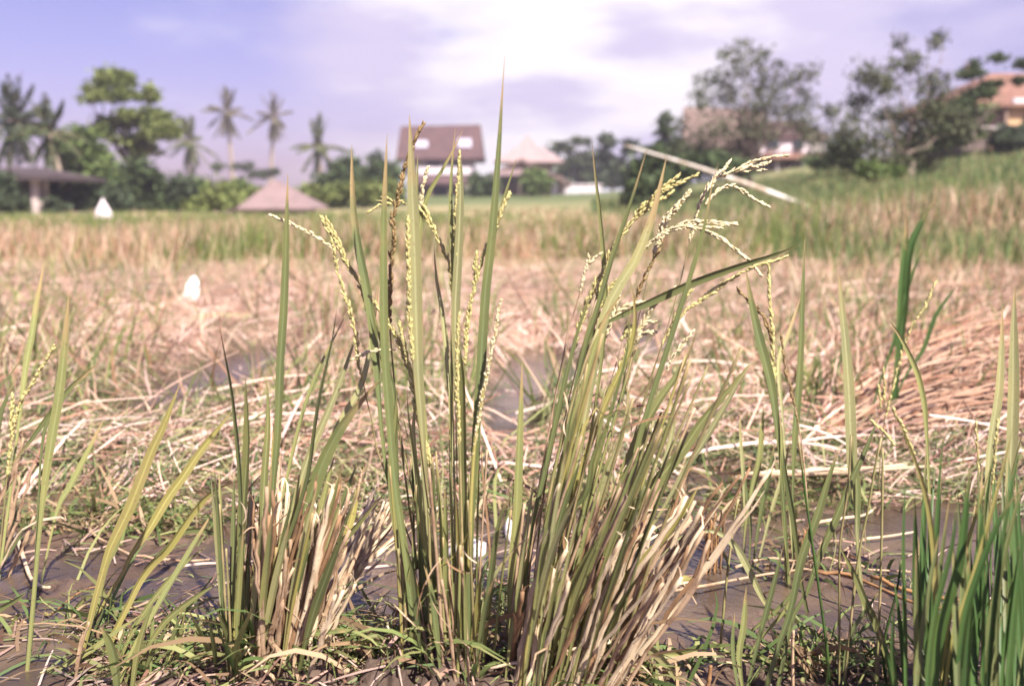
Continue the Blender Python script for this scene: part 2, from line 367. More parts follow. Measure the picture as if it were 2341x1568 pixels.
def weeds():
    spots = [(600, 1540, 130, 50, 400), (800, 1520, 120, 60, 420), (1000, 1570, 120, 40, 250), (1330, 1560, 200, 50, 420), (360, 1520, 150, 50, 260), (200, 1420, 150, 60, 90), (1120, 1400, 60, 60, 110),
             (1900, 1540, 160, 40, 200), (250, 1200, 260, 40, 520), (1300, 1150, 300, 40, 500), (1750, 1150, 260, 40, 380), (760, 1130, 160, 30, 260), (1850, 1290, 200, 60, 90)]
    X = np.concatenate([rng.normal(a, c*.6, n) for a, b, c, d, n in spots]); Yp = np.concatenate([rng.normal(b, d*.6, n) for a, b, c, d, n in spots])
    D = CAM_H/np.tan(PITCH+np.arctan((Yp-784)/F)); x = (X-1170.5)/F*D/(np.cos(PITCH)+(784-Yp)/F*np.sin(PITCH)); n = len(x)
    h = rng.gamma(3, .014, n)+.01; th = rng.uniform(0, 2*np.pi, n); rr = h*rng.uniform(.2, 2.2, n)
    P0 = np.stack([x, D, GH(x, D)-.003], 1); P1 = P0+np.stack([np.cos(th)*rr, np.sin(th)*rr, h*rng.uniform(.15, 1, n)], 1)
    c = np.array([[.10, .15, .05], [.16, .20, .07], [.24, .25, .10], [.32, .22, .13], [.42, .31, .20], [.20, .13, .08]])[rng.choice(6, n, p=[.2, .24, .18, .14, .14, .1])]*rng.uniform(.7, 1.2, (n, 1))
    o = strips('mud_weeds', P0, P1, rng.uniform(.002, .008, n), np.stack([rng.normal(0, .01, n), rng.normal(0, .01, n), h*.25], 1), c, M['grass'], taper=.15)
    tag(o, 'tangle of small green and rotting blades around the feet of the rice clumps', 'weeds', kind='stuff')
weeds()

def field_grass():
    def stand(n, reg, H, W, colf, lean=0.25, keep=None, seg=3):
        x, y = ground_pts(n, *reg)
        k = np.ones(n, bool) if keep is None else rng.uniform(0, 1, n) < keep(x, y)
        x, y = x[k], y[k]; n = len(x)
        h = rng.uniform(*H, n)*(1-0.5*sstep(10, 25, y))*(0.75+0.9*np.clip(fbm(x*.8, y*.5, 66)+.3, 0, 1))
        P0 = np.stack([x, y, GH(x, y)], 1)
        P1 = P0+np.stack([rng.normal(0.05, lean, n)*h, rng.normal(0, lean, n)*h, h], 1)
        sag = rng.normal(0, 0.05, (n, 3))*h[:, None]
        side = np.stack([rng.normal(0, 0.6, n), -np.ones(n), rng.normal(0, 0.2, n)], 1)
        return P0, P1, rng.uniform(*W, n)*np.clip(y/9, 1, 6)**0.8, sag, colf(x, y, n), side
    def mixc(gp, gtint=1.0):
        def f(x, y, n):
            c = TANS[rng.integers(0, len(TANS), n)]*np.array([1.0, .91, .76])*rng.uniform(0.6, 1.2, (n, 1))
            side = x/np.maximum(y, 1)
            pr = np.clip(gp+0.12+0.45*sstep(12, 24, y)*(1-sstep(-.1, .12, side))+1.7*fbm(x*.7, y*.35, 31)+0.85*sstep(0.16, 0.38, side)*sstep(10, 16, y), 0, 1)
            g = rng.uniform(0, 1, n) < pr
            c[g] = GREENS[rng.integers(0, len(GREENS), g.sum())]*np.array([.85, .98, .72])*rng.uniform(0.75, 1.15, (g.sum(), 1))
            return c
        return f
    A = [stand(17000, (-150, 2490, 560, 820, 0.8), (0.08, 0.28), (0.005, 0.011), mixc(0.36), lean=.38, keep=lambda x, y: np.clip(-.25+.85*sstep(4.5, 11, y)+2.0*fbm(x*1.2, y*.8, 17), 0, 1)),
         stand(5500, (-150, 2490, 640, 1000, 1.0), (0.10, 0.26), (0.004, 0.009), mixc(0.62), lean=0.5, keep=lambda x, y: np.clip(0.32+0.3*sstep(.0, .3, x/y)+1.8*fbm(x*2, y*1.3, 18), 0, 1)*(1-hole_mask(x, y))),
         stand(34000, (-150, 2490, 492, 610, 1.0), (0.20, 0.44), (0.007, 0.013), mixc(0.42), keep=lambda x, y: (y < 48).astype(float))]
    P = [np.concatenate([p[i] for p in A]) for i in range(6)]
    o = strips('field_grass', *P[:5], M['grass'], side=P[5], taper=0.15, seg=3)
    tag(o, 'tan and green stubble and grass standing across the rice field behind', 'grass', kind='stuff')
    # green terraces on the right
    n = 42000
    y = rng.uniform(9, 52, n)**1.0; x = y*rng.uniform(0.08, 0.62, n)
    k = rng.uniform(0, 1, n) < sstep(0.14, 0.36, x/y+0.009*(y-20)+0.25*fbm(x*.4, y*.3, 3)); x, y = x[k], y[k]; n = len(x)
    h = rng.uniform(0.18, 0.42, n)
    P0 = np.stack([x, y, GH(x, y)], 1); P1 = P0+np.stack([rng.normal(0, .2, n)*h, rng.normal(0, .2, n)*h, h], 1)
    c = np.array([[0.11, 0.155, 0.055], [0.16, 0.195, 0.075], [0.08, 0.125, 0.05], [0.26, 0.235, 0.12]])[rng.integers(0, 4, n)]*rng.uniform(.8, 1.2, (n, 1))
    side = np.stack([rng.normal(0, 0.6, n), -np.ones(n), rng.normal(0, 0.2, n)], 1)
    o = strips('green_paddy', P0, P1, rng.uniform(0.012, 0.024, n)*np.clip(y/12, 1, 4), rng.normal(0, .03, (n, 3)), c, M['grass'], side=side, taper=.15, seg=2)
    tag(o, 'bright green young rice covering the raised terraces on the right', 'grass', kind='stuff')
field_grass()

# ------------------------------------------------------------------ plant pieces
def spline(pts, n):
    """Catmull-Rom through tuples, n samples evenly spaced by chord length"""
    P = [np.array(p, float) for p in pts]
    if len(P) == 2: P.insert(1, (P[0]+P[1])/2)
    Q = [2*P[0]-P[1]]+P+[2*P[-1]-P[-2]]
    out = []
    for i in range(1, len(Q)-2):
        for k in range(8):
            t = k/8; a, b, c, d = Q[i-1:i+3]
            out.append(0.5*((2*b)+(-a+c)*t+(2*a-5*b+4*c-d)*t*t+(-a+3*b-3*c+d)*t**3))
    out.append(P[-1]); out = np.array(out)
    s = np.r_[0, np.cumsum(np.linalg.norm(np.diff(out, axis=0), axis=1))]
    u = np.linspace(0, s[-1], n)
    return np.stack([np.interp(u, s, out[:, j]) for j in range(out.shape[1])], 1)
def lift(pts, Y0, Y1, n, bow=0.0):
    q = spline(pts, n)
    return [at(q[i, 0], q[i, 1], Y0+(Y1-Y0)*(i/(n-1))+bow*math.sin(math.pi*i/(n-1))) for i in range(n)]
def frames(P, a0, tw):
    n = len(P); out = []
    for i in range(n):
        T = (P[min(i+1, n-1)]-P[max(i-1, 0)]).normalized()
        N = Vector((0, -1, 0.0)); N = (N-T*N.dot(T))
        if N.length < 1e-3: N = Vector((0, 0, 1))-T*T.z
        N.normalize(); a = a0+tw*(i/(n-1))
        N = Matrix.Rotation(a, 3, T) @ N
        out.append((T, N, T.cross(N).normalized()))
    return out
def ribbon(P, wf, a0=0.0, tw=0.0, fold=0.22, ac=4):
    fr = frames(P, a0, tw); n = len(P); V = []; Fc = []; uv = []
    for i in range(n):
        T, N, S = fr[i]; w = wf(i/(n-1))
        for k in range(ac+1):
            u = k/ac*2-1
            V.append(P[i]+S*(u*w/2)-N*(fold*w*(1-abs(u))))
            uv.append((k/ac, i/(n-1)*8))
    for i in range(n-1):
        for k in range(ac):
            a = i*(ac+1)+k; Fc.append((a, a+1, a+ac+2, a+ac+1))
    return V, Fc, uv
def tube(P, rf, k=6):
    fr = frames(P, 0, 0); n = len(P); V = []; Fc = []; uv = []
    for i in range(n):
        T, N, S = fr[i]; r = rf(i/(n-1))
        for j in range(k):
            a = 2*math.pi*j/k; V.append(P[i]+S*(r*math.cos(a))+N*(r*math.sin(a))); uv.append((j/k, i/(n-1)*8))
    for i in range(n-1):
        for j in range(k): a = i*k+j; b = i*k+(j+1) % k; Fc.append((a, b, b+k, a+k))
    Fc.append(tuple(range(k))[::-1]); Fc.append(tuple(range((n-1)*k, n*k)))
    return V, Fc, uv
def mk(name, geo, mat, parent=None, smooth=True, uvs=True):
    V, Fc = geo[0], geo[1]
    off = parent.matrix_world.translation if False else (parent['_o'] if parent is not None and '_o' in parent else None)
    if off is not None:
        o3 = Vector(off); V = [v-o3 for v in V]
    me = bpy.data.meshes.new(name); me.from_pydata([tuple(v) for v in V], [], Fc)
    if smooth: me.polygons.foreach_set('use_smooth', [True]*len(me.polygons))
    if uvs and len(geo) > 2:
        l = me.uv_layers.new(name='UVMap'); U = geo[2]
        for lp in me.loops: l.data[lp.index].uv = U[lp.vertex_index]
    me.materials.append(mat if not isinstance(mat, str) else M[mat])
    o = bpy.data.objects.new(name, me); col.objects.link(o)
    if parent is not None: o.parent = parent
    return o
class Plant:
    """an upright clump; parts are given as photo-traced paths at a real depth"""
    def __init__(s, name, label, cat, x, y, group=None):
        p = onground(x, y); s.Y = p.y; s.root = empty(name, (p.x, p.y, 0.0)); s.root['_o'] = (p.x, p.y, 0.0)
        tag(s.root, label, cat, group); s.n = {}
    def leaf(s, pts, w, mat='mid', t0=0.35, ws=None, lean=0.0, Y0=None, a=None, tw=None, fold=0.2, bow=0.0, seg=26, peak=0.45, tip=1.0):
        Y0 = Y0 if Y0 is not None else gdist(pts[0][1]) if pts[0][1] > 1150 else s.Y
        a = rnd.uniform(-0.5, 0.5) if a is None else a; tw = rnd.uniform(-0.7, 0.7) if tw is None else tw
        W = w*px(Y0); WS = (ws if ws is not None else w*0.42)*px(Y0)
        def wf(t):
            if t < t0: return WS
            u = (t-t0)/(1-t0)
            up = min(1, u/peak); up = up*up*(3-2*up)
            ww = WS+(W-WS)*up
            if u > peak: ww = W*max(0.0, 1-((u-peak)/(1-peak))**2.5)**tip
            return max(ww, W*0.03)
        P = lift(pts, Y0, Y0+lean, seg, bow)
        return mk('leaf', ribbon(P, wf, a, tw, fold), mat, s.root)
    def stalk(s, pts, w, mat='stem', lean=0.0, Y0=None, name='stalk', taper=0.75, nodes=True, seg=18):
        Y0 = Y0 if Y0 is not None else gdist(pts[0][1]) if pts[0][1] > 1150 else s.Y
        r = w*px(Y0)/2; ph = rnd.random()
        def rf(t):
            k = 1+(0.28 if nodes and abs(((t*3+ph) % 1)-0.5) < 0.05 else 0)
            return r*(1-(1-taper)*t)*k
        return mk(name, tube(lift(pts, Y0, Y0+lean, seg), rf), mat, s.root)
    def cut(s, pts, w, mat='tan', lean=0.0, Y0=None):
        """dead cut stalk: flattened hollow straw, crooked, wrapped in a torn sheath with a split top"""
        Y0 = Y0 if Y0 is not None else gdist(pts[0][1]); k = px(Y0); W = w*k*.92
        if len(pts) == 2: pts = [pts[0], ((pts[0][0]+pts[1][0])/2, (pts[0][1]+pts[1][1])/2), pts[1]]
        d = math.dist(pts[0], pts[-1])
        kink = rnd.uniform(.35, .8); kd = rnd.gauss(0, .035)*d
        P = lift(pts, Y0, Y0+lean, 13)
        for i, p in enumerate(P):
            t = i/12; p.x += (kd*max(0, 1-abs(t-kink)/.4)+rnd.gauss(0, .006)*d)*k; p.y += rnd.gauss(0, .008)*d*k
        nodes = [rnd.uniform(.2, .9) for _ in range(2)]
        g = tube(P, lambda t: W*(0.34 if min(abs(t-n) for n in nodes) > .05 else .44)*(1.05-.2*t), 6)
        V, Fc, U = list(g[0]), list(g[1]), list(g[2])
        def join(g):
            n = len(V); V.extend(g[0]); Fc.extend([tuple(i+n for i in f) for f in g[1]]); U.extend(g[2])
        for q in range(rnd.choice([1, 2, 2, 3])):
            a0, a1 = sorted((rnd.randint(0, 7), rnd.randint(6, 12)))
            if a1-a0 < 4: a1 = min(12, a0+4)
            side = rnd.choice([-1, 1]); off = rnd.uniform(.1, .45)*W; fl = rnd.uniform(0, .9)*W
            Q = []
            for i in range(a0, a1+1):
                t = (i-a0)/(a1-a0); Q.append(P[i]+Vector((side*(off*.4+fl*t**2.5), -W*.36-rnd.uniform(0, .15)*W, -fl*.4*t**3)))
            ww = rnd.uniform(.5, .95)*W; ph = rnd.random()*6
            join(ribbon(Q, lambda t: ww*(.75+.25*math.sin(t*17+ph))*(1 if t < .75 else max(.12, (1-t)*3.4)), rnd.uniform(-.7, .7), rnd.uniform(-.9, .9), rnd.uniform(-.35, .1)))
        for q in range(rnd.choice([0, 1, 2])):
            v = Vector((rnd.gauss(0, .35), rnd.gauss(0, .3), 1)).normalized(); L = rnd.uniform(1.2, 3)*W
            join(ribbon([P[-1], P[-1]+v*L*.5, P[-1]+v*L+Vector((rnd.gauss(0, .3)*L, 0, -.1*L))], lambda t: W*.4*(1-.8*t), rnd.uniform(-.6, .6), .5, .2))
        return mk('cut_stalk', (V, Fc, U), mat, s.root)
    def wisp(s, n, x0, x1, y0, y1, mats=('cream', 'tan', 'tan', 'brown'), depth=.12, lean=0.0, L=(40, 160), w=(4, 9), upright=1.2):
        """dry curled leaf remnants hanging among the stalks"""
        for i in range(n):
            x, y = rnd.uniform(x0, x1), rnd.uniform(y0, y1); l = rnd.uniform(*L); a = rnd.gauss(math.pi/2-lean, .75/upright); c = rnd.gauss(0, .5)
            pts = [(x, y)]; 
            for q in range(4): pts.append((pts[-1][0]+math.cos(a)*l/4, pts[-1][1]-math.sin(a)*l/4)); a += c*.5
            Yw = s.Y+rj(-.03, depth)
            s.leaf(pts, rnd.uniform(*w), rnd.choice(mats), .05, 2.5, rj(0, .03), Y0=Yw, a=rnd.uniform(-1, 1), tw=rnd.uniform(-3, 3), fold=.3, seg=12)
    def panicle(s, branches, mat='grain', Y0=None, lean=0.0, w=3.0, gl=19, gw=7.2, sp=6.5, spread=3.2, dens=2, stemmat='stem', hang=0.0):
        """branches: list of (path, grain_start_fraction); first is the rachis"""
        Y0 = s.Y if Y0 is None else Y0
        SV, SF, SU, GV, GF = [], [], [], [], []
        for bi, (pts, g0) in enumerate(branches):
            L = sum(math.dist(pts[i][:2], pts[i+1][:2]) for i in range(len(pts)-1))
            n = max(6, int(L/12)); P = lift(pts, Y0, Y0+lean, n)
            r = w*px(Y0)/2*(1 if bi == 0 else 0.5)
            g = tube(P, lambda t: r*(1-0.72*t), 5); o = len(SV)
            SV += g[0]; SU += g[2]; SF += [tuple(i+o for i in f) for f in g[1]]
            u = g0
            while u < 1.0:
                f = u*(n-1); i = min(int(f), n-2); fr = f-i
                for d in range(dens):
                    T = (P[i+1]-P[i]).normalized(); c = P[i].lerp(P[i+1], fr)
                    ax = Vector((rnd.gauss(0, 1), rnd.gauss(0, 1), rnd.gauss(0, 1))); ax = (ax-T*ax.dot(T)).normalized()
                    env = 0.35+0.65*math.sin(math.pi*min(1, max(0.08, (u-g0)/(1.0001-g0)))**0.8)
                    c = c+ax*(spread*env*px(Y0)*rnd.uniform(0.3, 1))
                    D = (T+ax*rnd.uniform(0.05, 0.55)+Vector((0, 0, -hang))).normalized()
                    grain(GV, GF, c, D, gl*px(Y0)*rnd.uniform(0.6, 1.15), gw*px(Y0)*rnd.uniform(0.6, 1.1)*(1 if rnd.random() > .2 else .45))
                u += sp*rnd.uniform(0.7, 1.3)/max(L, 1)
        st = mk('panicle', (SV, SF, SU), stemmat, s.root)
        mk('grains', (GV, GF), mat, None, uvs=False).parent = st
        gr = st.children[0]
        for v in gr.data.vertices: v.co -= Vector(s.root['_o'])
        return st
def grain(V, Fc, c, D, L, W):
    N = Vector((0.3, -0.9, 0.2)); N = (N-D*N.dot(D)).normalized(); S = D.cross(N); o = len(V)
    V.append(c-D*L*.5)
    for (t, r) in ((-.25, .75), (.1, 1.0), (.33, .6)):
        for j in range(5):
            a = 2*math.pi*j/5; V.append(c+D*(L*t)+S*(W*.5*r*math.cos(a))+N*(W*.42*r*math.sin(a)))
    V.append(c+D*L*.5)
    for j in range(5):
        k = (j+1) % 5
        Fc.append((o, o+1+k, o+1+j))
        for q in (0, 5): Fc.append((o+1+q+j, o+1+q+k, o+6+q+k, o+6+q+j))
        Fc.append((o+11+j, o+11+k, o+16))
def rj(v, s): return v+rnd.uniform(-s, s)

# ================================================================== foreground rice
def centre_clump():
    c = Plant('rice_clump', 'upright rice clump in the middle with the tallest leaf and yellow grain heads', 'rice plant', 1005, 1560)
    A = c.leaf
    A([(962, 1590), (945, 1420), (925, 1250), (903, 1100), (890, 950), (880, 800), (877, 650), (878, 480), (885, 305)], 20, 'dark', .30, 16, -.03, a=.35, tw=.1)
    A([(975, 1580), (958, 1480), (935, 1330), (905, 1200), (880, 1050), (868, 930), (862, 850), (852, 750), (838, 660), (816, 550), (806, 450), (804, 330)], 21, 'dark', .45, 8, .05, a=.5, tw=-.6)
    A([(992, 1590), (985, 1400), (976, 1200), (966, 1000), (956, 860), (951, 720), (948, 600), (943, 450), (936, 262)], 31, 'pale', .40, 14, 0, a=-.1, tw=.15, fold=.1)
    A([(1066, 1590), (1064, 1350), (1060, 1200), (1055, 1000), (1046, 850), (1041, 720), (1047, 600), (1053, 450), (1051, 340)], 21, 'pale', .45, 18, .02, a=.1, tw=.2, tip=.55)
    A([(1071, 1590), (1073, 1380), (1078, 1200), (1085, 1050), (1092, 940), (1099, 850), (1105, 750), (1112, 650), (1124, 550), (1133, 440), (1141, 330), (1149, 200), (1154, 128)], 23, 'dark', .25, 13, .0, a=.25, tw=.1, peak=.35, tip=1.3)
    A([(1040, 1590), (1035, 1300), (1030, 1050), (1033, 850), (1037, 700), (1036, 600), (1030, 470), (1033, 380), (1041, 293)], 11, 'mid', .5, 7, .03)
    A([(1000, 1590), (990, 1200), (968, 900), (955, 640), (965, 480), (990, 425), (1022, 370), (1058, 298)], 13, 'mid', .55, 6, .06)
    A([(985, 1590), (975, 1300), (965, 1000), (958, 780), (955, 600), (952, 470), (955, 352)], 16, 'mid', .45, 6, .04)
    A([(1085, 1590), (1090, 1300), (1095, 1000), (1103, 800), (1112, 620), (1128, 540), (1150, 462), (1181, 362)], 13, 'mid', .55, 6, .05)
    A([(1040, 1590), (1038, 1350), (1040, 1150), (1032, 950), (1025, 850), (1012, 720), (998, 640), (992, 560)], 14, 'pale', .5, 6, .08)
    A([(1062, 1590), (1060, 1300), (1058, 1100), (1057, 950), (1057, 870), (1052, 800)], 24, 'mid', .2, 22, -.01, tip=.5)
    A([(1030, 1590), (1015, 1400), (985, 1250), (955, 1100), (945, 1000), (950, 900)], 16, 'pale', .3, 9, .02)
    A([(940, 1590), (918, 1300), (895, 1100), (905, 950), (908, 880)], 20, 'mid', .2, 12, .03)
    A([(1100, 1590), (1120, 1300), (1105, 1100), (1098, 1000)], 9, 'brown', .4, 6, .02)
    A([(955, 1590), (935, 1350), (915, 1200), (905, 1060), (900, 900), (880, 830), (866, 760), (852, 705)], 14, 'dark', .4, 8, .04)
    A([(1015, 1590), (1000, 1380), (975, 1270), (963, 1180), (955, 1080), (935, 960), (930, 880)], 15, 'mid', .3, 8, -.02)
    A([(1090, 1590), (1100, 1450), (1112, 1360), (1140, 1300), (1175, 1260)], 12, 'pale', .3, 6, -.02)
    A([(1080, 1590), (1082, 1480), (1092, 1380), (1100, 1310)], 18, 'yel', .2, 10, -.02)
    # stalks filling the foot
    for i in range(34):
        x = rj(1005, 85); b = rj(1590, 22); dx = rj(0, 40)-12; top = rj(1180, 160)
        c.stalk([(x, b), (x+dx*.4, (b+top)/2), (x+dx, top)], rnd.uniform(5, 10), rnd.choice(['stem', 'stem', 'mid', 'dark', 'tan', 'yel']), lean=rj(0, .04))
    for i in range(26):
        x = rj(1010, 95); b = rj(1585, 25); dx = rj(0, 90); top = rj(1240, 150)
        A([(x, b), (x+dx*.25, (b+top)/2+30), (x+dx*.6, top+60), (x+dx, top)], rnd.uniform(10, 18), rnd.choice(['mid', 'dark', 'mid', 'yel', 'dark']), .25, lean=rj(0, .08), seg=14)
    for i in range(14):
        x = rj(1010, 90); b = rj(1590, 20); dx = rj(-10, 40); top = rj(1430, 80)
        c.cut([(x, b), (x+dx, top)], rnd.uniform(9, 14), rnd.choice(['tan', 'cream', 'brown']), lean=rj(0, .03))
    c.wisp(26, 920, 1110, 1250, 1580, mats=('cream', 'tan', 'mid', 'brown', 'yel'), w=(4, 7))
    p = c.panicle
    Yc = c.Y
    p([([(1010, 1590), (1002, 1350), (990, 1120), (977, 1030), (956, 961), (948, 903), (940, 855), (927, 818), (908, 776), (887, 737), (862, 700), (842, 673)], .56)], 'grain', Yc-.02, w=6, spread=7, dens=3)
    p([([(960, 1300), (900, 1130), (863, 1030), (850, 961), (839, 916), (829, 869), (818, 824), (817, 795), (810, 755), (800, 710), (784, 665), (773, 626), (766, 583), (757, 549)], .58)], 'grain', Yc+.0, w=4.5, spread=5.5, dens=2)
    p([([(960, 1200), (900, 930), (862, 790), (842, 718), (832, 676), (821, 645), (800, 612), (781, 581), (766, 549), (747, 523), (735, 496)], .60), ([(800, 612), (770, 548), (752, 515), (742, 497)], .3)], 'grain', Yc+.03, w=4, spread=5.5, dens=3)
    p([([(960, 1100), (890, 840), (850, 700), (800, 605), (747, 557), (705, 531), (671, 515), (644, 504), (614, 491)], .78)], 'grainp', Yc+.02, w=2.6, spread=3.5, dens=2, sp=8)
    p([([(905, 800), (887, 799), (863, 800), (842, 804), (821, 814), (801, 824)], .15)], 'grainp', Yc-.01, w=2.5, spread=3.5, dens=2)
    p([([(955, 1300), (915, 1000), (892, 760), (892, 650), (896, 583), (900, 544), (897, 504), (903, 478), (910, 450), (918, 415), (929, 377), (938, 350), (947, 322), (955, 303), (969, 280)], .55)], 'grainb', Yc+.03, w=6, spread=6, dens=3)
    p([([(903, 470), (890, 455), (874, 451)], .2), ([(903, 475), (872, 467), (842, 486)], .25), ([(905, 470), (880, 462), (858, 458)], .2), ([(908, 458), (917, 461), (927, 467)], .3)], 'grain', Yc+.03, w=2.5, spread=2, dens=1, sp=9)
    p([([(1040, 1250), (1036, 900), (1036, 720), (1032, 640), (1024, 597), (1011, 565), (995, 531), (979, 491), (965, 467)], .72), ([(1000, 545), (980, 510), (962, 478)], .2)], 'grain', Yc+.01, w=3.5, spread=4, dens=2)
    p([([(962, 500), (962, 470), (966, 430), (972, 405), (978, 383)], .0)], 'grainp', Yc+.03, w=3, spread=3.5, dens=3)
    p([([(1045, 1100), (1040, 800), (1041, 650), (1041, 478), (1045, 425), (1048, 385), (1051, 346)], .68)], 'grain', Yc-.02, w=3, spread=3, dens=2)
    p([([(1065, 1200), (1062, 900), (1066, 766), (1072, 723), (1078, 684), (1087, 645), (1098, 610), (1112, 562)], .58), ([(1112, 570), (1130, 525), (1140, 500), (1151, 473), (1165, 443)], .1), ([(1085, 640), (1088, 600), (1090, 581)], .1)], 'grain', Yc-.03, w=4, spread=5, dens=3)
    p([([(1000, 1300), (955, 950), (940, 776), (935, 692), (934, 620), (932, 560), (933, 500)], .60)], 'grain', Yc-.04, w=4, spread=4.5, dens=3)
    p([([(1072, 1300), (1076, 1150), (1085, 1014), (1098, 935), (1107, 882), (1116, 842), (1122, 803), (1132, 763), (1139, 710), (1147, 681)], .42)], 'grainp', Yc-.05, w=13, spread=4.5, dens=4, stemmat='yel', gl=13)
    p([([(1058, 1300), (1050, 1000), (1045, 900), (1045, 803), (1046, 750), (1051, 716)], .50)], 'grain', Yc-.05, w=8, spread=4, dens=3)
    p([([(985, 1100), (955, 930), (940, 860), (927, 803), (918, 766), (913, 737)], .62)], 'grain', Yc-.03, w=3, spread=3.5, dens=2)
centre_clump()

def right_clump():
    c = Plant('rice_clump', 'wide dense rice clump leaning right with drooping grain heads', 'rice plant', 1290, 1530)
    A = c.leaf; Yc = c.Y; p = c.panicle
    # cross leaf and its stalk
    c.stalk([(1200, 1580), (1240, 1250), (1262, 1100), (1300, 950), (1340, 820), (1368, 752)], 13, 'stem', taper=.5)
    A([(1340, 800), (1362, 754), (1420, 722), (1500, 686), (1600, 642), (1700, 606), (1765, 585), (1830, 560)], 21, 'dark', .05, 7, .03, Y0=Yc-.05, a=.25, tw=.3, peak=.4)
    A([(1240, 1590), (1270, 1350), (1330, 1100), (1372, 850), (1384, 700), (1381, 610), (1371, 490), (1361, 400), (1353, 322)], 12, 'mid', .5, 6, .06)
    A([(1210, 1590), (1240, 1350), (1280, 1080), (1330, 820), (1370, 690), (1400, 585), (1430, 500), (1452, 432), (1480, 338)], 13, 'dark', .4, 7, .02)
    A([(1240, 1590), (1280, 1300), (1330, 1000), (1372, 760), (1405, 670), (1450, 600), (1490, 500), (1508, 430), (1524, 358)], 24, 'pale', .35, 8, .04, peak=.5)
    A([(1300, 1590), (1350, 1350), (1400, 1200), (1445, 1080), (1465, 990), (1495, 890), (1525, 800), (1552, 715), (1582, 620), (1612, 510), (1628, 420), (1643, 372)], 17, 'dark', .3, 10, .0, a=.3, peak=.45)
    A([(1250, 1590), (1285, 1450), (1345, 1330), (1405, 1235), (1455, 1168), (1512, 1090), (1565, 1025), (1605, 965), (1652, 908), (1690, 862), (1716, 828)], 34, 'mid', .10, 20, .0, a=.1, tw=.2, fold=.12, peak=.4)
    A([(1290, 1590), (1350, 1400), (1425, 1290), (1505, 1180), (1565, 1075), (1605, 1015), (1662, 920), (1702, 850), (1735, 818)], 15, 'pale', .5, 7, .03)
    A([(1280, 1590), (1320, 1400), (1380, 1210), (1420, 1100), (1460, 1000), (1502, 920), (1552, 850), (1580, 795), (1592, 758)], 27, 'mid', .15, 12, .02)
    A([(1170, 1590), (1165, 1400), (1172, 1280), (1182, 1180), (1186, 1080), (1189, 1000), (1192, 900), (1194, 822)], 23, 'mid', .15, 12, -.03, a=.2)
    A([(1230, 1590), (1260, 1400), (1330, 1230), (1385, 1090), (1420, 1000), (1436, 920), (1433, 880)], 26, 'pale', .2, 10, -.03, tw=.2)
    A([(1200, 1590), (1230, 1300), (1280, 1080), (1330, 900), (1370, 760), (1400, 700), (1440, 660)], 18, 'mid', .3, 8, .02)
    A([(1180, 1590), (1210, 1250), (1245, 1080), (1280, 920), (1320, 760), (1345, 690), (1350, 640)], 14, 'dark', .3, 8, .0)
    A([(1260, 1590), (1310, 1300), (1360, 1080), (1400, 930), (1430, 820), (1440, 740), (1442, 690)], 18, 'dark', .4, 8, -.03, a=.5)
    A([(1240, 1590), (1330, 1420), (1450, 1300), (1530, 1215), (1560, 1170), (1590, 1120)], 20, 'yel', .35, 10, -.04, peak=.4)
    A([(1330, 1590), (1400, 1420), (1460, 1300), (1520, 1225), (1570, 1160), (1600, 1105)], 18, 'yel', .25, 9, .02)
    A([(1300, 1590), (1360, 1380), (1450, 1230), (1500, 1120), (1522, 1050), (1540, 960), (1524, 870)], 14, 'pale', .5, 6, .05)
    A([(1240, 1590), (1270, 1300), (1320, 1100), (1385, 920), (1440, 800), (1452, 710), (1440, 640)], 15, 'yel', .4, 7, .02)
    A([(1200, 1590), (1240, 1290), (1290, 1180), (1340, 1130), (1355, 1050), (1390, 960)], 16, 'dark', .3, 9, -.05)
    # long blade lying to the right over the mud, arched blade
    A([(1215, 1530), (1240, 1492), (1300, 1482), (1400, 1490), (1500, 1497), (1620, 1496), (1730, 1500), (1850, 1530)], 15, 'mid', .05, 6, .05, Y0=Yc-.06, a=-.3, tw=.2)
    A([(1500, 1280), (1560, 1225), (1600, 1216), (1640, 1216), (1682, 1250), (1712, 1302), (1740, 1362), (1772, 1415)], 17, 'pale', .25, 5, .0, Y0=Yc+.02, a=-.2, tw=.2)
    A([(1380, 1590), (1420, 1500), (1470, 1478), (1515, 1510), (1540, 1545), (1548, 1565)], 26, 'pale', .2, 10, -.02, Y0=Yc-.05)
    # body of the clump
    for i in range(34):
        u = rnd.random()**1.3; x = 1130+u*250+rj(0, 20); b = rj(1610, 35); top = rnd.uniform(760, 1180); sl = 0.14+0.22*u+rj(0, .08)
        dx = (b-top)*sl
        c.stalk([(x, b), (x+dx*.42, (b+top)/2), (x+dx, top)], rnd.uniform(5, 11), rnd.choice(['stem', 'stem', 'mid', 'mid', 'dark', 'tan', 'yel', 'tan']), lean=rj(0, .10))
    for i in range(30):
        u = rnd.random(); x = 1130+u*250+rj(0, 20); b = rj(1610, 35); top = rnd.uniform(880, 1320); sl = 0.08+0.34*u+rj(0, .09)
        dx = (b-top)*sl; dr = rnd.choice([0, 0, 0, 25, 45])
        A([(x, b), (x+dx*.35, b+(top-b)*.45), (x+dx*.68, b+(top-b)*.75), (x+dx*rnd.uniform(.9, 1.15), top)]+([(x+dx*1.1+dr, top+dr*.6)] if dr else []), rnd.uniform(9, 18), rnd.choice(['mid', 'dark', 'mid', 'pale', 'mid', 'yel']), .2, lean=rj(-.03, .12), seg=16)
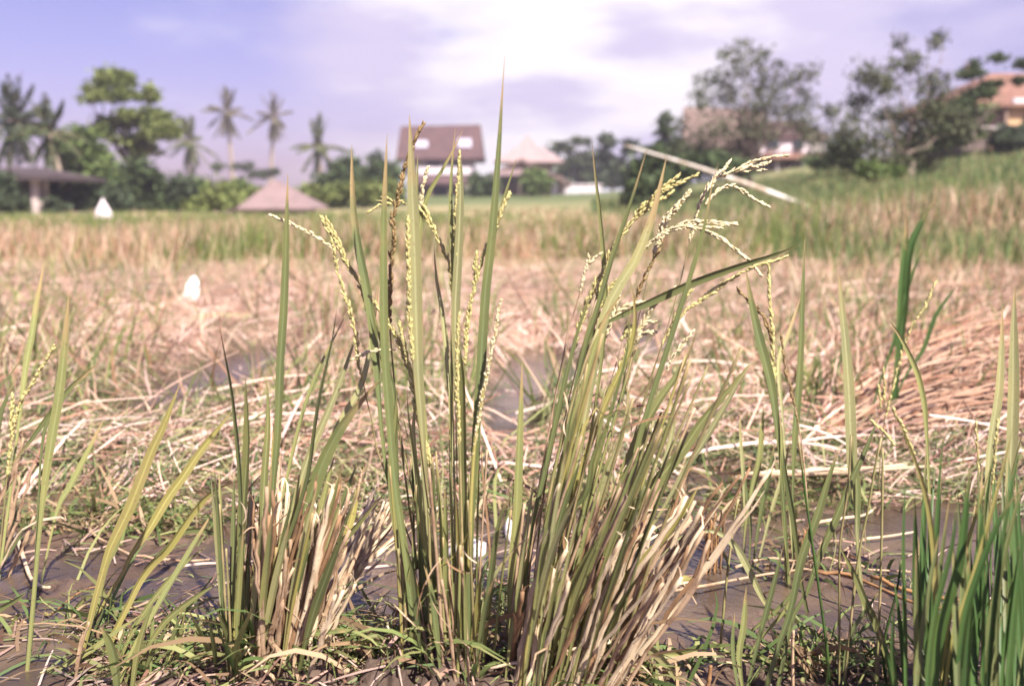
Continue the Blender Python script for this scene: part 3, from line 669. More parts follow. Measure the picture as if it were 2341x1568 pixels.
    for i in range(56):
        u = rnd.random(); x = 1150+u*270+rj(0, 15); b = rj(1600, 35); top = rnd.uniform(1060, 1330)+(1-u)*40; sl = 0.22+0.45*u+rj(0, .12)
        dx = (b-top)*sl
        c.cut([(x, b), (x+dx*.48, (b+top)/2), (x+dx, top)], rnd.uniform(10, 19), rnd.choice(['tan', 'cream', 'cream', 'cream', 'brown']), lean=rj(-.05, .08))
    # thick brown culm leaning out to the right, thick pink one on the left side
    c.cut([(1365, 1590), (1420, 1480), (1500, 1330), (1560, 1240), (1595, 1185)], 24, 'tan')
    c.cut([(1180, 1560), (1205, 1330), (1222, 1200), (1245, 1085)], 22, 'tan')
    c.cut([(1340, 1500), (1450, 1310), (1480, 1200), (1500, 1120)], 20, 'cream')
    c.cut([(1330, 1440), (1370, 1330), (1450, 1240), (1540, 1180)], 9, 'cream', Y0=Yc-.08)
    c.cut([(1120, 1526), (1220, 1505), (1300, 1488), (1400, 1468)], 12, 'cream', Y0=Yc-.12)
    c.cut([(1300, 1400), (1275, 1440), (1350, 1560)], 10, 'tan', Y0=Yc-.12)
    c.wisp(46, 1150, 1420, 1150, 1560, lean=.5)
    c.wisp(14, 1280, 1460, 850, 1150, lean=.5, w=(3, 6))
    # grain heads
    p([([(1230, 1560), (1270, 1260), (1310, 1040), (1360, 850), (1410, 690), (1441, 607), (1463, 576), (1500, 545), (1536, 524), (1576, 518), (1610, 527), (1647, 545), (1684, 573), (1715, 598), (1738, 629)], .58), ([(1536, 520), (1580, 506), (1629, 509), (1684, 513)], .1), ([(1560, 520), (1590, 518), (1650, 520)], .2)], 'grainp', Yc+.01, w=5, spread=5, dens=3)
    p([([(1290, 1560), (1380, 1260), (1460, 960), (1540, 700), (1575, 560), (1592, 490), (1607, 447), (1629, 414), (1675, 392), (1715, 373), (1752, 361), (1805, 355)], .76), ([(1615, 440), (1640, 400), (1660, 380), (1672, 367)], .1), ([(1675, 398), (1700, 392), (1749, 388)], .3), ([(1610, 470), (1647, 432), (1672, 425), (1703, 441), (1730, 459), (1757, 472)], .05), ([(1680, 395), (1720, 380), (1762, 372)], .2)], 'grainp', Yc+.03, w=5, spread=4.5, dens=2, lean=.04)
    p([([(1200, 1560), (1240, 1250), (1290, 960), (1340, 760), (1375, 640), (1398, 567), (1426, 530), (1453, 496), (1483, 460), (1521, 434), (1558, 416), (1598, 398)], .70), ([(1470, 475), (1505, 440), (1530, 420), (1557, 396)], .2), ([(1438, 521), (1470, 485), (1505, 459), (1542, 438)], .2), ([(1446, 500), (1460, 478), (1472, 464)], .3)], 'grain', Yc-.02, w=5, spread=5, dens=2)
    p([([(1290, 1560), (1360, 1200), (1430, 850), (1469, 690), (1481, 629), (1493, 585), (1509, 545), (1521, 502), (1537, 485), (1556, 463), (1578, 437)], .86)], 'grainp', Yc+.03, w=4, spread=8, dens=6, gl=14, sp=5)
    p([([(1190, 1560), (1220, 1200), (1265, 930), (1285, 830), (1299, 755), (1315, 706), (1330, 653), (1339, 613), (1355, 595), (1373, 579)], .90), ([(1339, 620), (1344, 600), (1346, 585)], .3)], 'grainp', Yc-.05, w=9, spread=3, dens=2, stemmat='tan')
    p([([(1200, 1560), (1240, 1150), (1290, 900), (1320, 760), (1350, 675), (1367, 638), (1389, 610), (1400, 570)], .76)], 'grain', Yc-.04, w=6, spread=7, dens=3)
    p([([(1230, 1560), (1270, 1150), (1320, 900), (1350, 760), (1378, 690), (1395, 655), (1412, 640)], .80)], 'grain', Yc-.01, w=5, spread=6, dens=3)
    p([([(1320, 1560), (1390, 1250), (1470, 920), (1510, 800), (1533, 749), (1552, 727), (1576, 703), (1613, 681), (1657, 650)], .80), ([(1590, 695), (1640, 655), (1672, 638), (1706, 616), (1752, 601), (1801, 586)], .05), ([(1530, 750), (1560, 690), (1585, 660)], .2)], 'grain', Yc-.01, w=5, spread=3.6, dens=2)
    p([([(1300, 1300), (1350, 900), (1385, 765), (1407, 718), (1444, 696), (1484, 690)], .80)], 'grainp', Yc-.02, w=3, spread=6, dens=4)
    p([([(1430, 900), (1460, 760), (1487, 709), (1506, 687), (1543, 659)], .50), ([(1450, 770), (1469, 742), (1503, 733)], .2), ([(1440, 800), (1470, 760), (1500, 760)], .3)], 'grainp', Yc-.03, w=3, spread=5, dens=3)
    p([([(1380, 1100), (1400, 900), (1430, 800), (1440, 740), (1420, 780)], .6)], 'grain', Yc-.02, w=3, spread=5, dens=2)
    p([([(1430, 1150), (1490, 930), (1539, 816), (1560, 788), (1584, 757)], .75)], 'grainp', Yc+.02, w=3, spread=5, dens=2)
    p([([(1260, 1400), (1350, 1000), (1400, 860), (1440, 720), (1470, 640), (1500, 580), (1520, 530)], .8)], 'grainb', Yc+.04, w=4, spread=4, dens=2)
right_clump()

def left_clump():
    c = Plant('rice_clump', 'rice clump left of centre with a thick base of muddy tan cut stalks', 'rice plant', 620, 1500)
    A = c.leaf
    A([(600, 1560), (605, 1400), (614, 1250), (625, 1100), (634, 1000), (638, 900), (641, 820), (648, 720), (651, 650), (654, 560), (658, 395)], 19, 'dark', .35, 14, 0, a=-.2, tw=.6)
    A([(590, 1580), (612, 1400), (650, 1260), (680, 1170), (705, 1080), (716, 1000), (726, 930), (738, 870), (752, 810), (764, 750), (772, 688)], 17, 'dark', .3, 14, -.02)
    A([(595, 1560), (620, 1340), (650, 1260), (680, 1200), (712, 1130), (738, 1060), (762, 1010), (792, 960), (832, 910), (870, 866)], 33, 'dark', .08, 14, .0, a=.2, tw=.3, fold=.12, peak=.5)
    A([(535, 1580), (540, 1400), (548, 1250), (550, 1150), (546, 1060), (538, 970), (530, 900), (518, 830), (508, 780), (500, 733)], 17, 'dark', .35, 12, .0)
    A([(525, 1560), (542, 1310), (551, 1200), (558, 1100), (563, 1020), (563, 950), (561, 858)], 25, 'mid', .1, 15, -.02)
    A([(580, 1580), (600, 1400), (625, 1280), (665, 1180), (700, 1060), (742, 960), (775, 880), (800, 810), (818, 755)], 18, 'pale', .3, 9, .06)
    A([(585, 1580), (592, 1350), (600, 1180), (605, 1080), (612, 980), (612, 900), (604, 860)], 18, 'mid', .2, 12, .02)
    A([(640, 1560), (660, 1300), (700, 1180), (735, 1060), (780, 960), (826, 880), (852, 760), (866, 640)], 17, 'pale', .35, 7, .12)
    A([(620, 1560), (650, 1400), (720, 1290), (800, 1220), (850, 1160), (885, 1120)], 24, 'mid', .1, 14, -.02)
    A([(640, 1560), (700, 1380), (760, 1290), (800, 1200), (820, 1110), (838, 1050)], 18, 'yel', .2, 9, .03)
    A([(590, 1560), (620, 1300), (650, 1120), (690, 950), (730, 840), (770, 760), (800, 700)], 10, 'mid', .4, 5, .08)
    A([(595, 1510), (640, 1467), (710, 1448), (800, 1442)], 15, 'dark', .1, 6, -.02, Y0=c.Y-.1)
    A([(560, 1400), (620, 1100), (624, 1030), (626, 960)], 12, 'yel', .3, 10, 0)
    for i in range(40):
        u = rnd.random(); x = 515+u*170+rj(0, 15); b = rj(1560, 35); top = rnd.uniform(1020, 1300); sl = -0.05+0.36*u+rj(0, .1); dx = (b-top)*sl
        A([(x, b), (x+dx*.35, b+(top-b)*.45), (x+dx*.68, b+(top-b)*.75), (x+dx, top)], rnd.uniform(11, 22), rnd.choice(['mid', 'dark', 'mid', 'pale', 'dark']), .2, lean=rj(0, .1), seg=15)
    for i in range(24):
        u = rnd.random(); x = 515+u*170+rj(0, 15); b = rj(1560, 35); top = rnd.uniform(1080, 1330); sl = -0.02+0.32*u+rj(0, .08); dx = (b-top)*sl
        c.stalk([(x, b), (x+dx*.42, (b+top)/2), (x+dx, top)], rnd.uniform(5, 10), rnd.choice(['stem', 'mid', 'dark', 'tan', 'yel']), lean=rj(0, .08))
    for i in range(70):
        u = rnd.random(); x = 575+u*135+rj(0, 12); b = rj(1565, 30); top = rnd.uniform(1090, 1370); sl = 0.0+0.34*u+rj(0, .08); dx = (b-top)*sl
        c.cut([(x, b), (x+dx*.46, (b+top)/2), (x+dx, top)], rnd.uniform(11, 21), rnd.choice(['tan', 'cream', 'tan', 'cream', 'brown', 'tan']), lean=rj(-.01, .06))
    c.cut([(560, 1478), (640, 1568)], 14, 'cream', Y0=c.Y-.14); c.cut([(610, 1450), (700, 1568)], 16, 'tan', Y0=c.Y-.13)
    c.cut([(635, 1372), (700, 1440), (730, 1560)], 6, 'tan', Y0=c.Y-.14)
    for i in range(16):   # low blades at the left foot
        x = rj(540, 60); b = rj(1560, 20); top = rj(1430, 60); dx = rj(0, 60)
        A([(x, b), (x+dx*.3, (b+top)/2), (x+dx, top)], rnd.uniform(10, 16), rnd.choice(['dark', 'mid', 'deep']), .1, lean=rj(-.1, .05), seg=10)
    c.wisp(34, 540, 740, 1180, 1560, lean=.25)
left_clump()

def sheaf():
    c = Plant('straw_sheaf', 'sheaf of pale cream straw leaning between the left and middle rice clumps', 'straw', 800, 1400)
    for i in range(26):
        u = rnd.random(); x0 = 745+rj(0, 30); y0 = 1400+rj(0, 30)-u*30; x1 = 862+u*75+rj(0, 22); y1 = 1135+u*90+rj(0, 30)
        c.cut([(x0, y0), ((x0+x1)/2+rj(0, 5), (y0+y1)/2), (x1, y1)], rnd.uniform(8, 13), rnd.choice(['cream', 'cream', 'tan']), Y0=c.Y, lean=rj(.05, .05))
sheaf()

def left_plants():
    c = Plant('rice_plant', 'thin rice plant standing in water near the left edge with a single tall broad leaf', 'rice plant', 62, 1530)
    c.leaf([(62, 1535), (78, 1350), (92, 1200), (103, 1100), (118, 1000), (133, 915), (145, 820), (151, 750), (158, 666)], 21, 'mid', .35, 9, 0, a=.2, tw=.1)
    c.leaf([(70, 1500), (100, 1120), (118, 980), (145, 905), (182, 868), (228, 826)], 13, 'dark', .6, 5, .03)
    c.leaf([(70, 1500), (85, 1200), (100, 990), (140, 915), (118, 940), (60, 1020), (15, 1075)], 12, 'dark', .55, 5, .03)
    c = Plant('rice_plant', 'leaning rice plant with a yellow grain head at the left edge', 'rice plant', -10, 1340)
    c.leaf([(-5, 1340), (20, 1150), (45, 950), (60, 830), (72, 770), (82, 700), (92, 650), (101, 598)], 15, 'mid', .45, 6, .15)
    c.leaf([(-10, 1340), (-25, 1050), (-10, 905), (14, 870), (42, 830), (70, 786)], 10, 'dark', .5, 4, .02)
    c.leaf([(-10, 1340), (-15, 1100), (0, 960), (15, 910), (40, 858)], 13, 'dark', .5, 5, .02)
    c.panicle([([(-8, 1340), (10, 1150), (22, 1040), (34, 961), (45, 927), (55, 903), (72, 879), (90, 848), (108, 820), (124, 790)], .45), ([(24, 1000), (26, 948), (29, 903)], .2)], 'grain', c.Y, w=4, spread=3.5, dens=3)
    for (a, b) in [((-20, 1200), (55, 1000)), ((5, 1280), (78, 1060)), ((0, 1240), (40, 1050)), ((12, 1335), (78, 1180)), ((-20, 1300), (45, 1090))]:
        c.cut([a, ((a[0]+b[0])/2, (a[1]+b[1])/2), b], 12, 'tan', Y0=c.Y+.05)
    c.cut([(0, 1300), (40, 1225), (90, 1190), (145, 1182), (150, 1190)], 8, 'cream', Y0=c.Y)
    c = Plant('rice_plant', 'rice plant with a long yellow green leaf leaning right in front of the straw', 'rice plant', 180, 1510)
    c.leaf([(180, 1515), (203, 1430), (218, 1367), (248, 1262), (270, 1215), (297, 1158), (322, 1095), (347, 1030), (371, 980), (391, 930), (411, 878)], 25, 'yel', .28, 14, 0, a=.0, tw=.15, fold=.12, peak=.35)
    c.leaf([(215, 1440), (240, 1300), (262, 1250), (285, 1180), (320, 1110)], 18, 'mid', .2, 8, .02)
    c.leaf([(60, 1560), (130, 1528), (200, 1490), (270, 1440), (330, 1400)], 16, 'mid', .1, 10, 0, Y0=c.Y-.04)
    c.leaf([(90, 1350), (130, 1170), (160, 1110), (190, 1052), (215, 1003), (238, 958)], 15, 'mid', .3, 6, .08)
    c.cut([(168, 1568), (185, 1480), (205, 1420)], 12, 'tan')
    c = Plant('rice_plant', 'group of slender leaning blades rising from wet mud beside the left clump', 'rice plant', 260, 1500)
    c.leaf([(215, 1430), (243, 1370), (282, 1308), (300, 1268), (342, 1208), (382, 1140), (420, 1088), (452, 1040), (492, 988), (532, 938)], 22, 'yel', .2, 9, .1, fold=.12)
    c.leaf([(240, 1500), (262, 1445), (290, 1390), (320, 1330), (350, 1290), (380, 1262), (415, 1213), (445, 1170), (485, 1125), (542, 1098)], 20, 'yel', .2, 15, .05)
    c.leaf([(270, 1568), (305, 1480), (340, 1420), (372, 1362), (405, 1305), (450, 1230), (488, 1168)], 15, 'mid', .25, 10, .05)
    c.leaf([(285, 1560), (330, 1490), (378, 1420), (440, 1370), (500, 1330)], 15, 'mid', .2, 8, .0)
    c.leaf([(270, 1590), (262, 1520), (250, 1470), (230, 1430)], 24, 'dark', .1, 16, -.02)
    c.leaf([(300, 1590), (312, 1500), (330, 1430), (350, 1380)], 16, 'mid', .1, 12, .0)
    c.leaf([(330, 1300), (400, 1230), (440, 1213), (490, 1220), (525, 1245)], 14, 'dark', .3, 4, .0, Y0=c.Y+.25)
    c.leaf([(260, 1540), (300, 1450), (350, 1370), (420, 1290), (470, 1250)], 12, 'mid', .2, 8, .05)
    for i in range(9):
        x = rj(340, 90); b = rj(1560, 20); top = rj(1430, 50); dx = rnd.uniform(0, 70)
        c.leaf([(x, b), (x+dx*.4, (b+top)/2), (x+dx, top)], rnd.uniform(9, 14), rnd.choice(['mid', 'dark']), .1, lean=rj(0, .05), seg=10)
    c = Plant('rice_plant', 'dark small leaf blades at the far left corner of the wet mud', 'rice plant', 0, 1420)
    c.leaf([(-40, 1440), (-10, 1400), (30, 1375), (60, 1355)], 14, 'dark', .1, 6, .0)
    c.leaf([(-30, 1330), (0, 1290), (40, 1230), (60, 1180), (80, 1170)], 22, 'dark', .1, 8, .0)
    # floating straws
    def straw(name, label, pts, w, mat, up=.012):
        P = []
        for q in spline(pts, 14):
            g = onground(q[0], q[1]); g.z = max(gz(g.x, g.y), 0)+up; P.append(g)
        W = w*px(P[0].y); o = mk(name, tube(P, lambda t: W/2*(1-.4*t), 6), mat); tag(o, label, 'straw'); return o
    straw('fallen_straw', 'long bent tan straw lying on mud across the left puddle', [(115, 1228), (180, 1222), (240, 1250), (310, 1288), (400, 1297), (480, 1292)], 8, 'tan')
    straw('fallen_straw', 'short white shiny straw on dark mud at the left edge', [(28, 1235), (45, 1260), (60, 1305), (75, 1340), (115, 1365)], 11, 'cream')
    straw('fallen_straw', 'orange brown straw on mud low on the left', [(120, 1420), (165, 1380), (205, 1358), (240, 1355)], 6, 'orange')
    straw('fallen_straw', 'thin yellow straw curving over mud beneath the leaning blades', [(235, 1398), (265, 1405), (310, 1402), (365, 1380)], 6, 'tan')
    straw('fallen_straw', 'long grey brown straw stretching right over the water from the right clump', [(1420, 1392), (1500, 1380), (1600, 1365), (1700, 1345), (1800, 1330), (1890, 1338), (1960, 1352)], 9, 'tan', .02)
    straw('fallen_straw', 'pinkish straw on the right water behind the first long straw', [(1680, 1320), (1740, 1300), (1810, 1305), (1900, 1320), (2080, 1330)], 8, 'tan', .02)
    straw('fallen_straw', 'long straw running to the lower right across the mud', [(1860, 1340), (1930, 1345), (2000, 1370), (2090, 1410), (2200, 1430)], 10, 'orange', .025)
    straw('fallen_straw', 'orange straw below the long one on the right mud', [(1990, 1345), (2060, 1370), (2120, 1385), (2300, 1420)], 11, 'orange', .02)
    straw('fallen_straw', 'short pale straw across the middle of the right puddle', [(1865, 1210), (1920, 1200), (1975, 1192), (2000, 1175)], 8, 'cream', .015)
    straw('fallen_straw', 'slightly bent straw near the bright glints on the right water', [(1970, 1245), (2030, 1238), (2090, 1228)], 7, 'cream', .012)
    straw('fallen_straw', 'white straw floating right of the right clump', [(1400, 1335), (1470, 1342), (1530, 1350), (1575, 1345)], 11, 'cream', .012)
    straw('fallen_straw', 'thin white straw slanting upward across the cut stalks on the right', [(1410, 1330), (1450, 1290), (1530, 1240), (1570, 1230)], 9, 'cream', .03)
    for k in range(9):
        y = 1090+k*9+rj(0, 4); x0 = 1700+rj(0, 60); x1 = 2080+rj(0, 120)
        straw('fallen_straw', 'one of the long parallel straws bordering the right puddle', [(x0, y+rj(8, 6)), ((x0+x1)/2, y+rj(2, 5)), (x1, y-14+rj(0, 8))], rnd.uniform(6, 10), rnd.choice(['tan', 'orange', 'cream']), .02+.008*k)['group'] = 'long straws at the puddle edge'
left_plants()

def right_plants():
    c = Plant('rice_plant', 'slim rice plant with a dark folded leaf and straight yellow grain head', 'rice plant', 1797, 1335)
    c.leaf([(1800, 1335), (1795, 1200), (1785, 1060), (1775, 960), (1765, 885), (1752, 830), (1737, 775), (1720, 700), (1704, 612)], 24, 'dark', .38, 8, 0, a=.1, tw=.2)
    c.panicle([([(1796, 1335), (1792, 1150), (1780, 990), (1772, 890), (1768, 830), (1765, 755), (1762, 706), (1758, 659), (1757, 601)], .55)], 'grain', c.Y+.02, w=5, spread=3.5, dens=3)
    c.panicle([([(1790, 1200), (1775, 900), (1766, 790), (1755, 746), (1737, 712), (1709, 684), (1684, 659)], .74)], 'grainb', c.Y+.02, w=3, spread=4, dens=2)
    c.panicle([([(1852, 1300), (1845, 1150), (1836, 1040), (1822, 950), (1803, 871), (1791, 810), (1786, 763)], .62)], 'grainb', c.Y+.05, w=5, spread=3.5, dens=1, stemmat='tan')
    c.leaf([(1805, 1335), (1790, 1150), (1788, 1020), (1782, 940)], 14, 'mid', .2, 8, 0)
    c = Plant('rice_plant', 'single tall dark narrow leaf standing right of the crossing leaf', 'rice plant', 1822, 1290)
    c.leaf([(1815, 1300), (1812, 1180), (1815, 1040), (1821, 960), (1827, 880), (1832, 780), (1835, 680), (1840, 543)], 18, 'dark', .25, 6, 0, a=.2, tw=.1, peak=.25)
    c.leaf([(1815, 1300), (1800, 1100), (1790, 960), (1780, 830), (1800, 770), (1830, 680)], 11, 'pale', .5, 4, .15)
    c = Plant('rice_plant', 'single wide pale leaf standing alone before the straw on the right', 'rice plant', 1960, 1400)
    c.leaf([(1975, 1400), (1962, 1250), (1955, 1150), (1949, 1080), (1946, 1000), (1942, 900), (1935, 800), (1926, 710), (1918, 626)], 28, 'pale', .30, 8, 0, a=.1, tw=.1, fold=.1, peak=.25, tip=.7)
    c.leaf([(1975, 1400), (1960, 1250), (1962, 1120), (1952, 1040), (1947, 990)], 20, 'dark', .3, 8, 0)
    c = Plant('rice_plant', 'leaning dark green rice shoots crossing over the right puddle', 'rice plant', 1765, 1565)
    B = c.leaf
    B([(1746, 1590), (1779, 1479), (1807, 1397), (1824, 1315), (1840, 1254), (1869, 1180), (1893, 1099), (1918, 1023)], 20, 'dark', .2, 12, 0, peak=.5)
    B([(1775, 1590), (1811, 1417), (1844, 1356), (1873, 1274), (1914, 1180), (1942, 1111), (1975, 1037), (2010, 950)], 21, 'dark', .3, 11, .05)
    B([(1690, 1540), (1730, 1470), (1790, 1400), (1830, 1330), (1850, 1310)], 12, 'mid', .2, 6, 0)
    B([(1660, 1490), (1720, 1440), (1790, 1380), (1830, 1325)], 10, 'dark', .2, 5, 0)
    B([(1700, 1590), (1690, 1500), (1700, 1430), (1706, 1340)], 16, 'mid', .1, 8, 0)
    B([(1705, 1590), (1730, 1480), (1765, 1350), (1790, 1250)], 13, 'dark', .2, 8, 0)
    B([(1690, 1590), (1675, 1480), (1680, 1400)], 14, 'dark', .1, 8, 0)
    B([(1700, 1590), (1750, 1530), (1880, 1540), (1980, 1560)], 12, 'dark', .1, 6, 0, Y0=c.Y)
    c.stalk([(1813, 1590), (1812, 1500), (1814, 1440)], 9, 'tan'); c.stalk([(1600, 1590), (1618, 1568), (1625, 1520)], 12, 'orange')
    c = Plant('rice_plant', 'thin upright green shoots with no grain behind the leaning dark ones', 'rice plant', 1720, 1290)
    B = c.leaf
    B([(1700, 1290), (1705, 1200), (1722, 1110), (1736, 1050), (1742, 980), (1746, 925)], 18, 'mid', .2, 6, 0)
    B([(1700, 1290), (1702, 1200), (1700, 1100), (1693, 1000), (1692, 940)], 12, 'pale', .3, 4, 0)
    B([(1720, 1300), (1735, 1200), (1750, 1120), (1765, 1050), (1772, 1010)], 13, 'dark', .2, 6, 0)
    B([(1712, 1300), (1716, 1200), (1706, 1120), (1700, 1060)], 11, 'dark', .2, 5, 0)
    B([(1730, 1300), (1760, 1180), (1790, 1080), (1808, 1000)], 9, 'pale', .2, 5, .02)
    c = Plant('rice_plant', 'bare thin dark stems standing in water by the right puddle', 'rice plant', 1960, 1530)
    for pts, w in [([(2000, 1590), (2010, 1417), (2016, 1200), (2018, 1025)], 7), ([(1918, 1590), (1919, 1400), (1920, 1246), (1938, 1120), (1946, 996)], 6), ([(1925, 1590), (1935, 1520), (1959, 1295), (1985, 1160), (2000, 1070), (2015, 1000)], 7),
                   ([(1900, 1590), (1890, 1480), (1870, 1330), (1848, 1180), (1835, 1080), (1825, 1000)], 7), ([(1645, 1500), (1660, 1336), (1680, 1180), (1688, 1140)], 7), ([(2030, 1590), (2020, 1480), (2050, 1350), (2060, 1280)], 7)]:
        c.stalk(pts, w, rnd.choice(['dark', 'deep', 'stem']))
    c.leaf([(2040, 1600), (2032, 1520), (2004, 1430), (1975, 1368), (1950, 1307), (1918, 1246)], 18, 'mid', .1, 9, 0)
    c.leaf([(1940, 1590), (1930, 1520), (1950, 1440), (1990, 1380), (2020, 1340)], 9, 'dark', .2, 6, 0)
    c.leaf([(1846, 1400), (1830, 1320), (1815, 1200), (1795, 1080), (1790, 1020)], 13, 'dark', .2, 8, 0)
    # blurred tall shoot farther back
    c = Plant('rice_plant', 'blurred dark green shoot rising from the straw in the right background', 'rice plant', 2040, 1020)
    c.leaf([(2030, 1040), (2045, 930), (2058, 800), (2066, 700), (2072, 620), (2082, 560), (2108, 505), (2140, 452)], 20, 'deep', .3, 8, 0)
    c.leaf([(2030, 1040), (2050, 800), (2062, 640), (2072, 540), (2070, 480)], 14, 'deep', .4, 5, 0)
    c.leaf([(2030, 1000), (2060, 880), (2110, 800), (2140, 720), (2190, 650)], 10, 'deep', .3, 5, 0)
    c.leaf([(1980, 990), (2010, 880), (2050, 760), (2075, 660), (2110, 560)], 9, 'deep', .3, 5, 0)
    c = Plant('rice_plant', 'thin rice plant with a beaded yellow brown grain head at the right', 'rice plant', 2010, 1120)
    c.panicle([([(2008, 1120), (2018, 990), (2030, 930), (2040, 890), (2053, 838), (2068, 790), (2081, 756), (2093, 731), (2114, 700), (2127, 673), (2139, 645)], .35), ([(2022, 930), (2022, 875), (2019, 838)], .2), ([(2015, 950), (2012, 910), (2009, 878)], .3)], 'grain', c.Y-.3, w=3.5, spread=2.2, dens=1)
    c.leaf([(2125, 1130), (2120, 1020), (2115, 940), (2110, 905), (2096, 850), (2066, 785), (2032, 730)], 13, 'mid', .2, 7, 0, Y0=1.6)
    c = Plant('rice_plant', 'tall pale leaves standing at the right edge of the picture', 'rice plant', 2270, 1400)
    c.leaf([(2240, 1400), (2255, 1200), (2262, 1060), (2272, 980), (2284, 900), (2290, 800), (2291, 700)], 24, 'pale', .25, 9, 0, a=.1, tw=.1)
    c.leaf([(2280, 1400), (2300, 1200), (2312, 1050), (2316, 950), (2318, 850), (2318, 750), (2320, 652)], 28, 'pale', .2, 10, 0, a=-.1, tw=.1)
    c.leaf([(2275, 1400), (2290, 1250), (2312, 1100), (2345, 960)], 20, 'mid', .2, 10, -.1)
right_plants()

def near_tuft():
    c = Plant('rice_clump', 'lush dark green rice clump close up in the lower right corner', 'rice plant', 2190, 1760)
    A = c.leaf; Yb = c.Y
    for pts, w, m in [
        ([(2118, 1760), (2130, 1400), (2145, 1131), (2158, 985)], 16, 'deep'), ([(2120, 1760), (2150, 1450), (2192, 1295), (2212, 1131), (2219, 1060)], 34, 'deep'),
        ([(2110, 1760), (2130, 1450), (2175, 1254), (2188, 1150)], 22, 'deep'), ([(2190, 1760), (2225, 1350), (2237, 1172), (2233, 966)], 20, 'dark'),
        ([(2075, 1760), (2069, 1458), (2065, 1254), (2067, 1170), (2069, 1086)], 24, 'deep'), ([(2100, 1760), (2098, 1450), (2094, 1336), (2093, 1220), (2091, 1131)], 24, 'deep'),
        ([(2250, 1760), (2265, 1480), (2290, 1250), (2318, 1090), (2335, 1000)], 26, 'deep'), ([(2220, 1760), (2260, 1450), (2300, 1250), (2345, 1080)], 22, 'dark'),
        ([(2180, 1760), (2200, 1450), (2240, 1300), (2290, 1180), (2345, 1100)], 22, 'deep'), ([(2290, 1760), (2310, 1500), (2330, 1300), (2350, 1150)], 30, 'deep'),
        ([(2150, 1760), (2170, 1500), (2230, 1300), (2280, 1120), (2320, 960)], 14, 'yel'), ([(2140, 1760), (2160, 1480), (2195, 1300), (2240, 1150), (2270, 1050)], 14, 'yel'),
        ([(2090, 1760), (2050, 1600), (2030, 1500), (2000, 1420)], 18, 'deep'), ([(2060, 1760), (2050, 1600), (2040, 1480), (2045, 1380)], 16, 'deep'),
        ([(2135, 1760), (2140, 1500), (2137, 1300), (2122, 1160), (2095, 1060), (2055, 960), (2038, 930)], 17, 'yel'),
        ([(2160, 1760), (2180, 1560), (2230, 1420), (2300, 1330)], 16, 'deep')]:
        A(pts, w*.8, m, .1, w*.4, rj(0, .05), Y0=Yb+rj(0, .06), peak=.4)
    for i in range(80):
        x = rnd.uniform(2070, 2390); top = rnd.uniform(1010, 1400); dx = rj(18, 60)
        A([(x, 1760), (x+dx*.2, 1560), (x+dx*.6, (1500+top)/2), (x+dx, top)], rnd.uniform(10, 20), rnd.choice(['deep', 'deep', 'deep', 'dark']), .1, lean=rj(.08, .15), Y0=Yb+rj(.03, .12), seg=14)
    for i in range(12):
        x = rnd.uniform(2150, 2380); A([(x, 1760), (x+rj(0, 20), 1600), (x+rj(20, 40), rnd.uniform(1350, 1500))], 12, rnd.choice(['tan', 'orange', 'yel']), .5, Y0=Yb+.1, seg=10)
    c.panicle([([(2240, 1760), (2250, 1350), (2261, 1193), (2270, 1080), (2282, 960)], .82)], 'grain', Yb+.1, w=6, spread=3, dens=2)
    c.panicle([([(2240, 1760), (2245, 1300), (2238, 1100), (2231, 965)], .86)], 'grain', Yb+.15, w=4, spread=2.5, dens=1)
    c.panicle([([(2040, 930), (2060, 975), (2089, 1037)], .05)], 'grain', Yb+.12, w=5, spread=4, dens=3)
    c.panicle([([(1990, 960), (2020, 985), (2045, 1020)], .05)], 'grain', Yb+.2, w=3, spread=3, dens=2)
near_tuft()

# big straw bundle on the right
def bundle():
    n = 1900; P0 = []; P1 = []; sg = []
    for i in range(n):
        u = rnd.random()
        a = (rj(2030, 130), 1000+rj(0, 55)-u*70); b = (rj(2380, 110), 860-u*330+rj(0, 40))
        if rnd.random() < .38: a = (rj(2200, 210), 880+rj(0, 190)); b = (a[0]+rj(60, 150), a[1]-rnd.uniform(10, 140))
        elif rnd.random() < .35: a = (rj(1960, 110), rj(1010, 45)); b = (rj(2300, 150), rj(960, 50))
        ga = onground(*a); yb = ga.y+rnd.uniform(.1, 1.3)
        gb = at(b[0], b[1], yb); gb.z = min(max(gb.z, gz(gb.x, gb.y)+.01), rnd.uniform(.03, .15)+.09*u)
        ga.z = gz(ga.x, ga.y)+rnd.uniform(.005, .06)
        P0.append(ga); P1.append(gb); sg.append((rj(0, .05), rj(0, .05), rnd.uniform(-.03, .09)))
    P0 = np.array([tuple(p) for p in P0]); P1 = np.array([tuple(p) for p in P1]); sg = np.array(sg)
    c = TANS[rng.integers(0, 6, n)]*rng.uniform(.4, 1.15, (n, 1))*np.array([.72, .58, .47])
    side = rng.normal(0, .5, (n, 3)); side[:, 1] -= .7; side[:, 2] += .7
    o = strips('straw_pile', P0, P1, rng.uniform(.003, .009, n), sg, c, M['litter'], side=side, taper=.5, seg=5)
    tag(o, 'long pinkish brown straw swept into a sloping pile at the right', 'straw', kind='stuff')
bundle()

